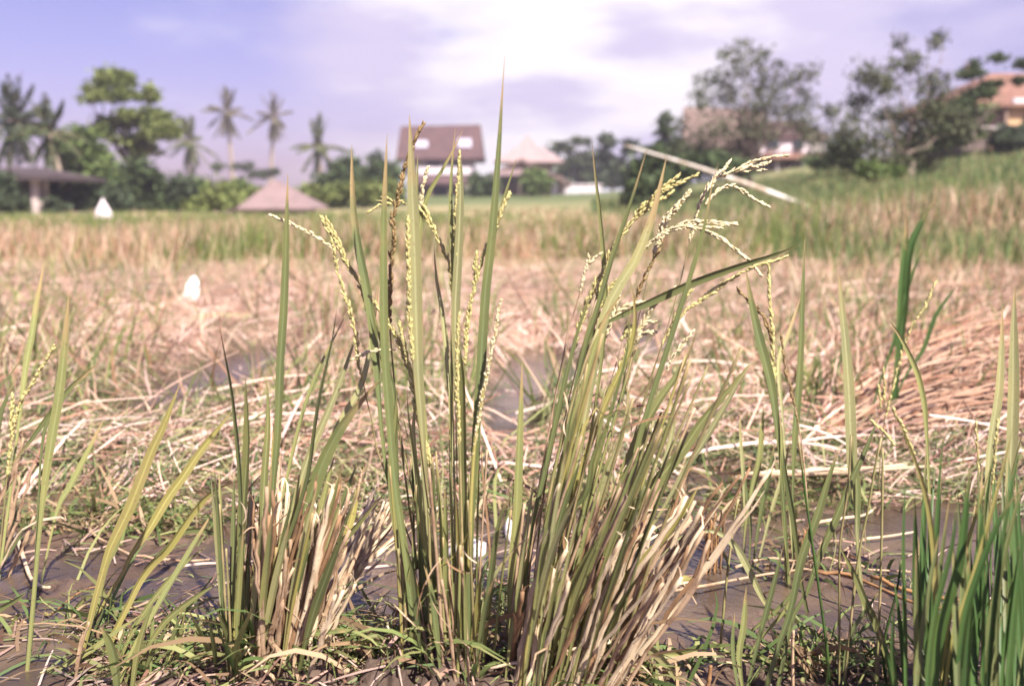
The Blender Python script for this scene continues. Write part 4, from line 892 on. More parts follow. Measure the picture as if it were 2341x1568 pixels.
def small_things():
    def blob(name, label, cat, pts, thick, mat):
        """small crumpled sheet: outline in photo units at the ground"""
        P = [onground(*q) for q in pts]; c = sum(P, Vector())/len(P); V = [c+Vector((0, 0, thick*2))]; Fc = []
        for q in P: V.append(Vector((q.x, q.y, max(gz(q.x, q.y), 0)+.004+rnd.uniform(0, thick))))
        for q in P: V.append(Vector((q.x, q.y, max(gz(q.x, q.y), 0)-.01)))
        n = len(P)
        for i in range(n):
            j = (i+1) % n; Fc.append((0, 1+i, 1+j)); Fc.append((1+i, 1+n+i, 1+n+j, 1+j))
        o = mk(name, (V, Fc), mat, uvs=False); tag(o, label, cat); return o
    white = principled('white_scrap', (0.72, 0.66, 0.66), 0.5, noise=(60, (0.5, 0.42, 0.4), .5, .7))
    blob('white_scrap', 'larger white crumpled scrap on the mud behind the middle clump', 'litter', [(1020, 1268), (1045, 1250), (1080, 1243), (1112, 1252), (1108, 1272), (1070, 1276)], .015, white)
    blob('white_scrap', 'small white upright scrap beside the right clump', 'litter', [(1152, 1215), (1162, 1205), (1172, 1220), (1170, 1240), (1158, 1238)], .02, white)
    p = onground(437, 700); w = Vector((0, 0, 0))
    V = [at(418, 690, p.y), at(446, 693, p.y), at(450, 650, p.y+.02), at(440, 632, p.y+.03), at(424, 655, p.y)]
    V += [v+Vector((.01, .03, 0)) for v in V]
    Fc = [(0, 1, 2, 3, 4), (9, 8, 7, 6, 5)]+[(i, (i+5), (i+1) % 5+5, (i+1) % 5) for i in range(5)]
    rag = principled('white_rag', (0.85, 0.84, 0.86), .6)
    o = mk('white_bag', (V, Fc), rag, smooth=False, uvs=False); tag(o, 'bright white plastic bag caught in the straw on the left', 'bag')
    # floating water plants
    def rosette(label, x, y, s, k):
        c0 = onground(x, y); root = []; V = []; Fc = []
        for i in range(k):
            a = 2*math.pi*i/k+rj(0, .3); L = s*rnd.uniform(.7, 1.1); o = len(V)
            d = Vector((math.cos(a), math.sin(a), .35)); sd = Vector((-math.sin(a), math.cos(a), 0))
            cz = Vector((c0.x, c0.y, .004))
            for (t, w) in ((.1, .1), (.5, .30), (.85, .32), (1.05, .12)):
                for q in (-1, 0, 1): V.append(cz+d*(L*t)+sd*(q*w*L)+Vector((0, 0, abs(q)*.1*L)))
            for r in range(3):
                for q in range(2): b = o+r*3+q; Fc.append((b, b+1, b+4, b+3))
        o = mk('water_lettuce', (V, Fc), 'yel', uvs=False); tag(o, label, 'water plant')
    rosette('larger pale green floating rosette on the puddle right of the right clump', 1565, 1335, .017, 8)
    rosette('small pale green rosette beside the larger floating one', 1592, 1345, .011, 6)
    rosette('tiny green rosette on mud at the foot of the middle clump', 860, 1530, .014, 6)
    rosette('green rosette on the lower right mud near the bottom edge', 1830, 1555, .011, 6)
    rosette('tiny floating rosette near the thin stems on the right mud', 1850, 1500, .008, 5)
    rosette('single floating leaf rosette on the left puddle', 112, 1412, .010, 5)
    # brown rotten stump of stubble
    c = Plant('stubble_stump', 'rotting orange brown rice stubble standing in the right puddle', 'stubble', 1630, 1300)
    for i in range(16):
        x = rj(1630, 18); b = 1300+rj(0, 12); t = rnd.uniform(1165, 1230); c.cut([(x, b), (x+rj(4, 12), t)], 7, rnd.choice(['orange', 'brown']))
    c = Plant('stubble_stump', 'low dark brown stubble stump farther back beyond the right puddle', 'stubble', 1830, 1260)
    for i in range(14):
        x = rj(1828, 22); b = 1262+rj(0, 12); t = rnd.uniform(1195, 1235); c.cut([(x, b), (x+rj(0, 12), t)], 7, rnd.choice(['brown', 'brown', 'orange']))
    # pole standing in for a pale streak of unclear nature
    A = at(1428, 332, 15.5); B = at(1838, 472, 18.5); B2 = B+(B-A)*.10
    P = [A.lerp(B2, i/15)+Vector((0, 0, .05*math.sin(math.pi*i/15))) for i in range(16)]
    bam = principled("bamboo", (0.80, 0.76, 0.72), .45, noise=(2.2, (0.42, 0.33, 0.24), .45, .62))
    r0, r1 = 1.3*px(15.5), 5.5*px(18)
    def rf(t): return (r0+(r1-r0)*min(1, t*1.6))*(1+(.1 if abs((t*7) % 1-.5) < .06 else 0))
    o = mk('pale_pole', tube(P, rf, 10), bam, uvs=False); tag(o, 'pale pole leaning out of the field behind the right clump, standing in for an unclear streak', 'pole')
small_things()

# ================================================================== background
class MB:
    def __init__(s): s.V = []; s.F = []
    def box(s, a, b, rz=0, c=None):
        o = len(s.V); x0, y0, z0 = a; x1, y1, z1 = b
        for z in (z0, z1):
            for (x, y) in ((x0, y0), (x1, y0), (x1, y1), (x0, y1)): s.V.append(Vector((x, y, z)))
        for f in ((0, 3, 2, 1), (4, 5, 6, 7), (0, 1, 5, 4), (1, 2, 6, 5), (2, 3, 7, 6), (3, 0, 4, 7)): s.F.append(tuple(i+o for i in f))
        return s
    def hip(s, x0, x1, y0, y1, z0, z1, rx0, rx1, th=.15, ry=None):
        """hipped roof: eaves rectangle, ridge from rx0 to rx1"""
        o = len(s.V); ry = (y0+y1)/2 if ry is None else ry
        for z in (z0-th, z0):
            for (x, y) in ((x0, y0), (x1, y0), (x1, y1), (x0, y1)): s.V.append(Vector((x, y, z)))
        s.V += [Vector((rx0, ry, z1)), Vector((rx1, ry, z1))]
        for f in ((0, 3, 2, 1), (0, 1, 5, 4), (1, 2, 6, 5), (2, 3, 7, 6), (3, 0, 4, 7), (4, 5, 9, 8), (6, 7, 8, 9), (5, 6, 9), (7, 4, 8)): s.F.append(tuple(i+o for i in f))
        return s
    def poly(s, pts, thick):
        """convex outline prism; thick is a vector"""
        o = len(s.V); n = len(pts); t = Vector(thick)
        s.V += [Vector(p) for p in pts]+[Vector(p)+t for p in pts]
        s.F.append(tuple(o+i for i in range(n))); s.F.append(tuple(o+n+i for i in reversed(range(n))))
        for i in range(n): j = (i+1) % n; s.F.append((o+i, o+n+i, o+n+j, o+j))
        return s
    def build(s, name, mat, parent=None):
        return mk(name, (s.V, s.F), mat, parent, smooth=False, uvs=False)

def roofmat(name, c, c2): 
    m = principled(name, c, .8, noise=(1.5, c2, .4, .7))
    nt = m.node_tree; tc = nd(nt, 'ShaderNodeTexCoord'); w = nd(nt, 'ShaderNodeTexWave', wave_type='BANDS', bands_direction='Z'); w.inputs['Scale'].default_value = 1.6
    nt.links.new(tc.outputs['Object'], w.inputs[0]); b = nd(nt, 'ShaderNodeBump'); b.inputs['Strength'].default_value = .5; b.inputs['Distance'].default_value = .05
    nt.links.new(w.outputs['Fac'], b.inputs['Height']); nt.links.new(b.outputs[0], nt.nodes['Principled BSDF'].inputs['Normal']); return m
RB = roofmat('roof_brown', (0.105, 0.062, 0.062), (0.075, 0.045, 0.048)); RP = roofmat('roof_pink', (0.23, 0.165, 0.165), (0.18, 0.13, 0.13))
RO = roofmat('roof_orange', (0.24, 0.13, 0.095), (0.19, 0.10, 0.075)); RG = roofmat('roof_straw', (0.18, 0.125, 0.11), (0.13, 0.095, 0.085))
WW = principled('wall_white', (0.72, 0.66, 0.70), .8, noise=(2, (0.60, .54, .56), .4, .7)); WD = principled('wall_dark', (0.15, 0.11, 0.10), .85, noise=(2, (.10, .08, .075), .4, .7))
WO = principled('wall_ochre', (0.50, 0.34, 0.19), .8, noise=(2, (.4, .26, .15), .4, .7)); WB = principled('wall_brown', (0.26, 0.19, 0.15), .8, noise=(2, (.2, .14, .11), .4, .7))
GLS = principled('window_dark', (0.035, 0.045, 0.05), .15, spec=.6); STO = principled('stone_pale', (0.5, 0.43, 0.42), .8, noise=(3, (.4, .33, .32), .4, .7))
SKYL = principled('roof_window', (0.40, 0.38, 0.46), .35, spec=.5)

def bx(x0, x1, y0, y1, Y, d, mb=None):
    """box whose front face fills the photo rectangle at depth Y and is d deep"""
    a = at(x0, y1, Y); b = at(x1, y0, Y); mb = mb or MB()
    return mb.box((a.x, Y, a.z), (b.x, Y+d, b.z))
def root_at(name, label, x, y, Y, cat='house', group=None):
    p = at(x, y, Y); e = empty(name, p); e['_o'] = tuple(p); tag(e, label, cat, group); return e
def windows(parent, rects, Y, mat=GLS, frame=WW):
    for (x0, x1, y0, y1) in rects:
        w = bx(x0, x1, y0, y1, Y, .10).build('window', mat, parent)

RT = roofmat('roof_thatch', (0.34, 0.25, 0.25), (0.26, 0.19, 0.19))  # pinkish thatch, paled to put distance haze into its colour
DKR = roofmat('roof_dark', (0.07, 0.052, 0.055), (0.05, 0.04, 0.042))
def houses():
    # two-storey house
    Y = 100; e = root_at('house', 'two storey house with a big brown roof and two pale roof windows', 1005, 460, Y)
    g = .8
    a = at(905, 364, Y); b = at(1106, 362, Y); r0 = at(916, 289, Y+3.6); r1 = at(1099, 285, Y+3.6)
    m = MB(); m.poly([(a.x, Y, a.z), (b.x, Y, b.z), (r1.x, Y+3.6, r1.z), (r0.x, Y+3.6, r0.z)], (0, .15, -.25))
    m.poly([(a.x, Y+7.2, a.z), (r0.x, Y+3.6, r0.z), (r1.x, Y+3.6, r1.z), (b.x, Y+7.2, b.z)], (0, -.15, -.25)); rf = m.build('roof', RB, e)
    mm = MB(); mm.poly([at(918, 367, Y+.8), at(918, 300, Y+3.6), at(918, 360, Y+6.6)], (.15, 0, 0)); mm.poly([at(1090, 365, Y+.8), at(1090, 298, Y+3.6), at(1090, 360, Y+6.6)], (.15, 0, 0)); mm.build('gable', WD, e)
    for (x0, x1, y0, y1) in ((948, 978, 321, 338), (1046, 1078, 317, 337)):
        f = (364-y1)/(364-287)*3.6; f2 = (364-y0)/(364-287)*3.6
        q = [at(x0, y1, Y+f-.25), at(x1, y1, Y+f-.25), at(x1, y0, Y+f2-.25), at(x0, y0, Y+f2-.25)]
        fr = MB().poly(q, (0, .2, 0)).build('roof_window', SKYL, e)
    bx(925, 1085, 364, 400, Y+1.2, 5.5).build('upper_wall', WW, e)
    windows(e, [(932, 948, 367, 380), (975, 1008, 366, 380), (1030, 1050, 366, 380)], Y+1.08)
    bx(955, 1078, 383, 399, Y-.6, .25).build('balcony', WW, e)
    a = at(940, 420, Y-1.6); b = at(1078, 420, Y-1.6); z1 = at(0, 400, Y-.4).z
    MB().poly([(a.x, Y-2.4, a.z), (b.x, Y-2.4, b.z), (b.x, Y-.3, z1), (a.x, Y-.3, z1)], (0, .1, -.2)).build('porch_roof', RB, e)
    bx(945, 1082, 405, 462, Y+.8, 5.5).build('lower_wall', WB, e)
    windows(e, [(988, 1022, 424, 452)], Y+.66)
    for x in (948, 985, 1028, 1074): bx(x-2, x+2, 420, 460, Y-1.9, .2).build('post', WB, e)
    bx(1062, 1082, 428, 458, Y-3, 1).build('water_tank', WW, e)
    bx(960, 1040, 453, 460, Y-2.6, 2.4).build('terrace', STO, e)
    # pyramid-roofed pavilion behind, and broad house in front
    Y = 96; e = root_at('pavilion', 'pale pink pavilion with a steep pointed thatched roof', 1210, 445, Y)
    z0 = at(0, 368, Y).z; x0 = at(1128, 0, Y).x; x1 = at(1292, 0, Y).x; ap = at(1206, 318, Y+3)
    MB().hip(x0, x1, Y, Y+6.2, z0, ap.z, ap.x-.05, ap.x+.05).build('roof', RT, e)
    MB().hip(ap.x-1.2, ap.x+1.2, Y+1.8, Y+4.4, at(0, 338, Y).z, ap.z+.4, ap.x-.03, ap.x+.03).build('roof_tip', RT, e)
    bx(1160, 1262, 366, 450, Y+1, 4).build('wall', WB, e)
    Y = 84; e = root_at('house', 'low broad house with an open gable roof sloping down to the right', 1215, 450, Y)
    L = at(1118, 398, Y); Tp = at(1192, 362, Y); Rr = at(1306, 418, Y)
    MB().poly([Tp, Rr, Rr+Vector((0, 0, -.28)), Tp+Vector((0, 0, -.32))], (0, 6, 0)).build('roof', RG, e)
    MB().poly([L, Tp, Tp+Vector((0, 0, -.32)), L+Vector((0, 0, -.28))], (0, 6, 0)).build('roof', RG, e)
    MB().poly([at(1128, 396, Y+.5), at(1192, 368, Y+.5), at(1270, 402, Y+.5)], (0, .2, 0)).build('gable', WD, e)
    a = at(1128, 402, Y-1.5); b = at(1232, 398, Y-1.5); MB().poly([a, b, at(1222, 384, Y+.3), at(1140, 388, Y+.3)], (0, .1, -.15)).build('porch_roof', RP, e)
    bx(1140, 1285, 402, 455, Y+1.2, 4.5).build('wall', WB, e); windows(e, [(1150, 1180, 405, 425), (1196, 1216, 412, 440)], Y+1.06)
    bx(1262, 1276, 415, 445, Y+1.0, .15).build('door', WW, e)
    for x in (1142, 1188, 1232, 1288): bx(x-2, x+2, 402 if x < 1280 else 414, 452, Y-1.2, .2).build('post', WD, e)
    e = root_at('garden_wall', 'low white garden wall right of the broad low house', 1330, 440, 90, 'wall'); bx(1285, 1375, 424, 440, 90, .4).build('wall', WW, e); bx(1283, 1377, 421, 424, 89.9, .6).build('coping', WW, e)
    # house behind the sparse tree
    Y = 62; e = root_at('house', 'white house with a faded pink roof half hidden behind the sparse tree', 1720, 395, Y)
    MB().poly([at(1560, 335, Y), at(1765, 335, Y), at(1745, 250, Y+3), at(1563, 245, Y+3)], (0, .2, -.2)).build('roof', RG, e)
    bx(1575, 1742, 330, 395, Y+.8, 4).build('wall', WW, e)
    MB().hip(at(1715, 0, Y).x, at(1905, 0, Y).x, Y-1.0, Y+5, at(0, 315, Y).z, at(0, 270, Y).z, at(1760, 0, Y).x, at(1860, 0, Y).x).build('roof', RB, e)
    bx(1730, 1888, 315, 350, Y-.8, 5).build('upper_wall', WW, e)
    MB().poly([at(1700, 362, Y-3), at(1905, 362, Y-3), at(1895, 350, Y-.85), at(1712, 350, Y-.85)], (0, .1, -.12)).build('balcony_roof', RO, e)
    bx(1715, 1885, 358, 402, Y-.6, 4.6).build('lower_wall', STO, e)
    windows(e, [(1753, 1782, 322, 340), (1815, 1838, 322, 342), (1745, 1762, 366, 392), (1800, 1822, 366, 392), (1600, 1625, 345, 370)], Y-.95)
    for x in (1722, 1778, 1835, 1882): bx(x-2.5, x+2.5, 362, 396, Y-2.6, .15).build('post', WW, e)
    # right house
    Y = 44; e = root_at('house', 'ochre house with an orange hipped roof at the upper right edge', 2330, 345, Y)
    x0 = at(2196, 0, Y).x; x1 = at(2600, 0, Y).x
    MB().hip(x0, x1, Y-.25, Y+8, at(0, 236, Y-.25).z, at(0, 166, Y+3.5).z, at(2285, 0, Y+3.5).x, at(2520, 0, Y+3.5).x).build('roof', RO, e)
    f = MB().box((at(2300, 0, Y).x, Y+3.3, at(0, 172, Y+3.5).z), (at(2312, 0, Y).x, Y+3.7, at(0, 148, Y+3.5).z)).build('finial', RO, e)
    w = bx(2262, 2560, 236, 292, Y+.3, 6).build('upper_wall', WB, e)  # darker brown puts the shade of the left face into the wall colour
    bx(2305, 2560, 240, 292, Y+.1, .25).build('front_wall', WO, e); bx(2296, 2308, 238, 300, Y-.1, .3).build('pillar', WB, e)
    bx(2345, 2375, 250, 292, Y, .12).build('window', GLS, e)
    bx(2318, 2400, 225, 236, Y-1.2, .2).build('fascia', WW, e)
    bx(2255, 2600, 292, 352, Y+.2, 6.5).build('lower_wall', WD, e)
    bx(2250, 2600, 288, 296, Y-.3, .5).build('floor_slab', STO, e)
    bx(2120, 2160, 238, 262, Y+6, 3).build('annex', WO, e)
    # long low pavilion
    Y = 40; e = root_at('pavilion', 'long low open shed with a pale flat roof below the ochre house', 2215, 345, Y)
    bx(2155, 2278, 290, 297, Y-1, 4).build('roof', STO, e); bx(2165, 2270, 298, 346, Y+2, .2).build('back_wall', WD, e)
    for x in (2160, 2268): bx(x-4, x+4, 297, 348, Y-.8, .2).build('post', WO, e)
    bx(2085, 2200, 340, 352, Y-1, .4).build('low_wall', STO, e)
    # left dark pavilion
    Y = 42; e = root_at('pavilion', 'dark open pavilion with white columns at the left edge', 40, 495, Y)
    MB().hip(at(-160, 0, Y).x, at(108, 0, Y).x, Y-1, Y+5, at(0, 404, Y).z, at(0, 380, Y).z, at(-80, 0, Y).x, at(20, 0, Y).x).build('roof', DKR, e)
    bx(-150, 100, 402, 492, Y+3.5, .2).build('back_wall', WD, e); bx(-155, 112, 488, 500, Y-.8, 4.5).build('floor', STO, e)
    for x in (78, 100, 6): bx(x-4, x+4, 400, 490, Y-.5 if x != 100 else Y+2.5, .2).build('column', STO, e)
    bx(88, 112, 455, 488, Y-.4, .6).build('plinth', STO, e)
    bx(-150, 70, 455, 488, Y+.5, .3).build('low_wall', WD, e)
    # pink roofed hut
    Y = 40; e = root_at('hut', 'small hut sunk in the grass with a pink pyramid roof', 620, 505, Y)
    MB().hip(at(545, 0, Y).x, at(718, 0, Y).x, Y-1.4, Y+1.9, at(0, 474, Y).z, at(0, 413, Y).z, at(606, 0, Y).x, at(620, 0, Y).x, th=.1).build('roof', RP, e)
    bx(565, 700, 474, 525, Y-.6, 2).build('wall', WW, e); bx(600, 625, 480, 515, Y-.72, .12).build('door', GLS, e)
    a = at(430, 0, Y).x; MB().poly([at(488, 497, Y-1), at(560, 474, Y-1), at(560, 470, Y-1), at(488, 492, Y-1)], (0, 1.5, 0)).build('lean_to_roof', RP, e)
    # white pointed shrine cloth
    Y = 30; p = at(237, 498, Y); e = root_at('shrine', 'small white pointed shrine cover standing in the grass on the left', 237, 498, Y, 'shrine')
    s = 19*px(Y); h = 44*px(Y)
    m = MB(); o = 0
    for (z, r) in ((-.35, 1.05), (h*.3, .95), (h*.62, .52), (h, .04)):
        for j in range(8): a = 2*math.pi*j/8; m.V.append(Vector((p.x+s*r*math.cos(a), p.y+s*r*math.sin(a), p.z+z)))
    for q in range(3):
        for j in range(8): k = (j+1) % 8; m.F.append((q*8+j, q*8+k, q*8+8+k, q*8+8+j))
    m.F.append(tuple(range(24, 32))); m.build('cover', WW, e)
    bx(228, 246, 496, 512, Y-.1, .3).build('base', STO, e)
houses()

# ---- trees
BARK = principled('bark', (0.20, 0.155, 0.13), .9, noise=(4, (.12, .09, .08), .4, .7)); BARKP = principled('bark_palm', (0.36, 0.29, 0.24), .85, noise=(5, (.24, .18, .15), .4, .7))
FOL = principled('foliage', (1, 1, 1), .6, attr='Col', trans=.25, spec=.2)
def foliage(name, P, size, base, var, parent, up=.5, elong=1.0):
    P = np.array(P); n = len(P); o3 = np.array(parent['_o']); P = P-o3
    N = rng.normal(size=(n, 3)); N[:, 2] = np.abs(N[:, 2])+up; N /= np.linalg.norm(N, axis=1, keepdims=True)
    T = np.cross(N, rng.normal(size=(n, 3))); T /= np.linalg.norm(T, axis=1, keepdims=True); B = np.cross(N, T)
    s = (size*rng.uniform(.6, 1.3, n))[:, None]
    V = np.stack([P-T*s*elong, P-B*s*.5, P+T*s*elong, P+B*s*.5], 1).reshape(-1, 3)
    Q = np.arange(4*n).reshape(n, 4)
    c = np.array(base)*rng.uniform(1-var, 1+var, (n, 1)); return np_mesh(name, V, Q, FOL, colors=np.repeat(c, 4, axis=0), parent=parent)
def limb(V, Fc, a, b, r0, r1, wob=.06):
    n = 6; L = (b-a).length; P = [a.lerp(b, i/(n-1))+Vector((rj(0, wob), rj(0, wob), rj(0, wob)))*L*(0 if i in (0, n-1) else 1) for i in range(n)]
    g = tube(P, lambda t: r0+(r1-r0)*t, 6); o = len(V); V += g[0]; Fc += [tuple(i+o for i in f) for f in g[1]]
def tree(label, x, yb, Y, clusters, size, n, color, var=.3, trunk=8, cat='tree', name='tree', depth=None, multi=1, up=.4, group=None, trunkmat=None, kscale=1.0, spread=1.0):
    """clusters: (x, y, rx, ry) in photo units around the tree's own depth; yb the foot"""
    p = at(x, yb, Y); p.z = min(p.z, gz(p.x, p.y)) if Y < 300 else p.z
    e = empty(name, p); e['_o'] = tuple(p); tag(e, label, cat, group)
    k = px(Y); V, Fc = [], []; cen = []
    if multi > 1: clusters = [(a, b, c*.8, d*1.15) for a, b, c, d in clusters]
    W = max(c[2] for c in clusters)
    for (cx, cy, rx, ry) in clusters:
        c = at(cx, cy, Y+rnd.uniform(-.8, .8)*W*k*(depth or 1)); cen.append((c, rx*k, ry*k))
    top = at(x, min(yb-20, np.mean([c[1] for c in clusters])+10), Y)
    for m in range(multi):
        o = Vector((rj(0, trunk*k*1.5) if multi > 1 else 0, rj(0, trunk*k*1.5) if multi > 1 else 0, 0))
        fork = p.lerp(top, .45)+o*2
        limb(V, Fc, p+o+Vector((0, 0, -.1)), fork, trunk*k/2, trunk*k*.38, .03)
        for i, (c, rx, ry) in enumerate(cen):
            if i % multi == m: limb(V, Fc, fork.copy(), c, trunk*k*.26, trunk*k*.05)
    mk('trunk', (V, Fc), trunkmat or BARK, e, uvs=False)
    P = []; tot = sum(rx*ry for _, rx, ry in cen)
    for (c, rx, ry) in cen:
        m = int(n*rx*ry/tot)+8; subs = []
        for q in range(max(4, int(m/22*kscale))):
            v = rng.normal(size=3); v /= np.linalg.norm(v); r = rng.uniform(.25, 1.0)**.5
            subs.append((c.x+v[0]*rx*r, c.y+v[1]*rx*r, c.z+v[2]*ry*r))
        for q in range(m):
            s = subs[rng.integers(0, len(subs))]; sr = (.26*min(rx, ry)+size*.8)*spread
            v = rng.normal(size=3)*sr*.75; P.append((s[0]+v[0]*1.2, s[1]+v[1], s[2]+v[2]*.8))
    foliage('crown', P, size, color, var, e, up); return e
G1 = (0.115, 0.165, 0.05); G2 = (0.075, 0.11, 0.045); G3 = (0.18, 0.22, 0.07); G4 = (0.065, 0.09, 0.05); GB = (0.085, 0.105, 0.055); GT = (0.10, 0.115, 0.062)
def trees():
    tree('tall layered light green tree standing above the others at left', 300, 480, 58, [(262, 183, 44, 20), (212, 205, 24, 9), (200, 226, 34, 7), (330, 222, 36, 10), (262, 218, 46, 12), (345, 205, 16, 7), (330, 262, 58, 12), (262, 280, 50, 14), (372, 300, 40, 20), (300, 322, 46, 14), (232, 296, 22, 14), (350, 275, 50, 10), (335, 345, 30, 12)], .17, 7600, G3, trunk=14)
    tree('bushy mid green tree beside the leaning palm at left', 190, 480, 54, [(180, 330, 40, 34), (215, 370, 40, 30), (160, 380, 36, 32), (195, 420, 55, 28), (240, 400, 36, 26)], .20, 4600, G1, trunk=10)
    tree('dark low tree under the layered tree with a thin stem', 320, 485, 52, [(318, 395, 32, 26), (300, 440, 40, 34), (345, 430, 24, 30)], .18, 2600, G2, trunk=9)
    tree('dark shrub mass beside the white shrine', 205, 492, 46, [(190, 450, 55, 30), (150, 465, 40, 22), (270, 462, 30, 26), (120, 440, 26, 34)], .16, 3400, G4, trunk=6, name='shrub', cat='shrub')
    tree('dark shrub partly hiding the open pavilion at the left edge', -10, 495, 39, [(-10, 430, 36, 34), (20, 462, 34, 22), (120, 470, 20, 18)], .13, 2200, G4, trunk=5, name='shrub', cat='shrub')
    shr = [(560, 478, 34, 12, G3), (375, 455, 30, 34, G2), (418, 425, 26, 26, G4), (455, 440, 36, 30, G1), (505, 445, 38, 28, G3), (548, 440, 34, 26, G1), (585, 450, 30, 20, G3), (400, 470, 34, 20, G1), (470, 470, 40, 18, G3)]
    labs = ['low pale bush growing before the foot of the pink roof', 'shrub beside the dark low tree at left', 'darkest shrub with a raised top left of the pink roof', 'mid green shrub under the first high palm', 'pale green shrub under the second high palm', 'mid green shrub touching the left slope of the pink roof', 'small pale shrub right at the left slope of the pink roof', 'low green shrub at the grass edge under the lone palm', 'low pale shrub at the grass edge before the hedge']
    for (x, y, rx, ry, c), l in zip(shr, labs): tree(l, x, 495, 50+rj(0, 4), [(x, y, rx, ry), (x+rj(0, 14), y+14, rx*.8, ry*.7)], .16, 1100, c, trunk=5, name='shrub', cat='shrub', group='shrubs at the field edge')
    tree('faint flat topped tree far off between the palms', 545, 460, 120, [(505, 382, 26, 5), (555, 380, 30, 5), (590, 400, 26, 7), (620, 395, 20, 8)], .28, 900, GB, trunk=5)
    tree('rounded bush right of the front palm', 790, 470, 70, [(790, 385, 36, 24), (760, 420, 34, 26), (830, 415, 36, 26), (880, 400, 40, 28)], .24, 3000, G2, trunk=6)
    tree('wide low pale bush before the brown roofed house', 840, 470, 60, [(760, 450, 44, 20), (820, 445, 44, 22), (885, 440, 40, 24), (700, 440, 20, 14)], .22, 2800, G3, trunk=5, name='shrub', cat='shrub')
    tree('small dark tree left of the brown roofed house', 860, 450, 110, [(858, 355, 12, 16), (865, 385, 14, 16)], .3, 500, G2, trunk=5)
    tree('dark cone shaped bush between the two middle houses', 1100, 455, 80, [(1098, 435, 22, 22), (1120, 420, 14, 16), (1092, 412, 12, 10)], .24, 1300, G2, trunk=4, name='shrub', cat='shrub')
    tree('round green bush in front of the broad low house', 1215, 450, 78, [(1222, 404, 20, 13), (1226, 422, 24, 16)], .24, 1500, G1, trunk=4, name='shrub', cat='shrub')
    tree('umbrella shaped tree with a flat top right of the pointed pavilion', 1330, 440, 110, [(1285, 337, 34, 8), (1325, 325, 26, 6), (1300, 370, 30, 14), (1342, 370, 22, 24), (1330, 405, 30, 18), (1290, 395, 20, 14)], .36, 2000, GB, trunk=6)
    tree('dark upright tree right of the umbrella shaped tree', 1400, 440, 100, [(1395, 322, 20, 10), (1378, 370, 14, 34), (1408, 395, 18, 34), (1440, 340, 10, 22), (1365, 415, 22, 14)], .34, 1800, G4, trunk=6)
    tree('dense dark green bush at the upper end of the pale pole', 1478, 490, 36, [(1470, 400, 34, 36), (1492, 440, 38, 34), (1455, 450, 22, 36), (1500, 360, 20, 26)], .13, 4200, G2, trunk=6, name='shrub', cat='shrub')
    tree('spiky thin tree beside the pink roofed white house', 1530, 440, 46, [(1520, 300, 12, 30), (1545, 350, 22, 36), (1510, 350, 12, 26), (1550, 400, 30, 34), (1524, 262, 5, 14)], .14, 2400, G4, trunk=5)
    cl = [(1640, 175, 26, 22), (1690, 150, 30, 28), (1740, 140, 20, 28), (1665, 215, 36, 26), (1735, 195, 34, 24), (1610, 225, 22, 24), (1785, 190, 24, 20), (1830, 185, 22, 26), (1760, 230, 36, 22), (1840, 235, 24, 26), (1700, 255, 44, 24), (1810, 275, 50, 26), (1740, 300, 60, 24), (1640, 290, 34, 26), (1600, 330, 40, 30), (1850, 300, 34, 22), (1680, 340, 46, 26), (1560, 290, 14, 24), (1560, 350, 40, 30), (1620, 380, 44, 26), (1690, 385, 40, 24), (1870, 340, 30, 30), (1700, 110, 12, 16), (1655, 130, 10, 18), (1780, 150, 10, 16), (1600, 190, 12, 20), (1860, 160, 12, 14)]
    tree('large sparse tree with many upright twiggy branches before the white house', 1700, 430, 40, cl, .085, 8000, GT, trunk=11, multi=4, var=.5, up=.1, spread=1.55)
    tree('dark shrub belt beneath the large sparse tree', 1620, 420, 38, [(1580, 380, 44, 26), (1640, 375, 44, 24), (1690, 385, 30, 18), (1880, 370, 30, 20), (1930, 350, 36, 24)], .12, 3400, G2, trunk=4, name='shrub', cat='shrub')
    cl = [(2060, 100, 14, 14), (2135, 95, 12, 16), (2085, 145, 20, 20), (1985, 165, 28, 24), (2020, 200, 30, 26), (1965, 240, 26, 32), (1940, 300, 30, 26), (2030, 265, 30, 18), (2130, 205, 34, 34), (2070, 300, 44, 26), (2120, 260, 34, 22), (2000, 330, 46, 28), (2080, 345, 46, 26), (2150, 310, 30, 26), (1920, 345, 30, 20), (2040, 375, 50, 18), (1950, 380, 44, 26), (2150, 260, 30, 30), (2190, 290, 30, 30), (2110, 380, 30, 26), (1900, 250, 14, 18), (2150, 80, 8, 12), (2050, 140, 12, 16)]
    tree('tall open tree with several thin pale stems rising from the green terrace', 2070, 440, 27, cl, .065, 8600, GT, trunk=11, multi=5, var=.5, up=.1, trunkmat=BARKP, spread=1.55)
    tree('bush at the foot of the open tree with yellowish leaves', 2040, 440, 26, [(2035, 400, 34, 20), (1990, 385, 24, 16), (2010, 420, 18, 20)], .08, 1800, G1, trunk=3, name='shrub', cat='shrub')
    tree('tiered tree with flat leafy tops beside the orange roof', 2230, 345, 36, [(2222, 168, 26, 8), (2285, 133, 24, 5), (2340, 146, 20, 7), (2240, 215, 34, 12), (2200, 235, 26, 10), (2275, 190, 30, 5), (2330, 185, 20, 5), (2225, 150, 7, 8)], .10, 2300, G2, trunk=6)
    tree('broad hedge of green shrubs left of the ochre house', 2180, 350, 38, [(2150, 300, 40, 24), (2195, 260, 36, 24), (2225, 275, 34, 18), (2120, 330, 40, 16), (2185, 325, 30, 16), (2245, 255, 24, 20), (2215, 305, 34, 18)], .12, 3000, G1, trunk=5, name='shrub', cat='shrub')
    tree('dark shrub under the ochre wall at the right edge', 2320, 350, 38, [(2300, 320, 34, 22), (2350, 320, 34, 26), (2380, 290, 30, 20)], .12, 2600, G4, trunk=4, name='shrub', cat='shrub')
trees()

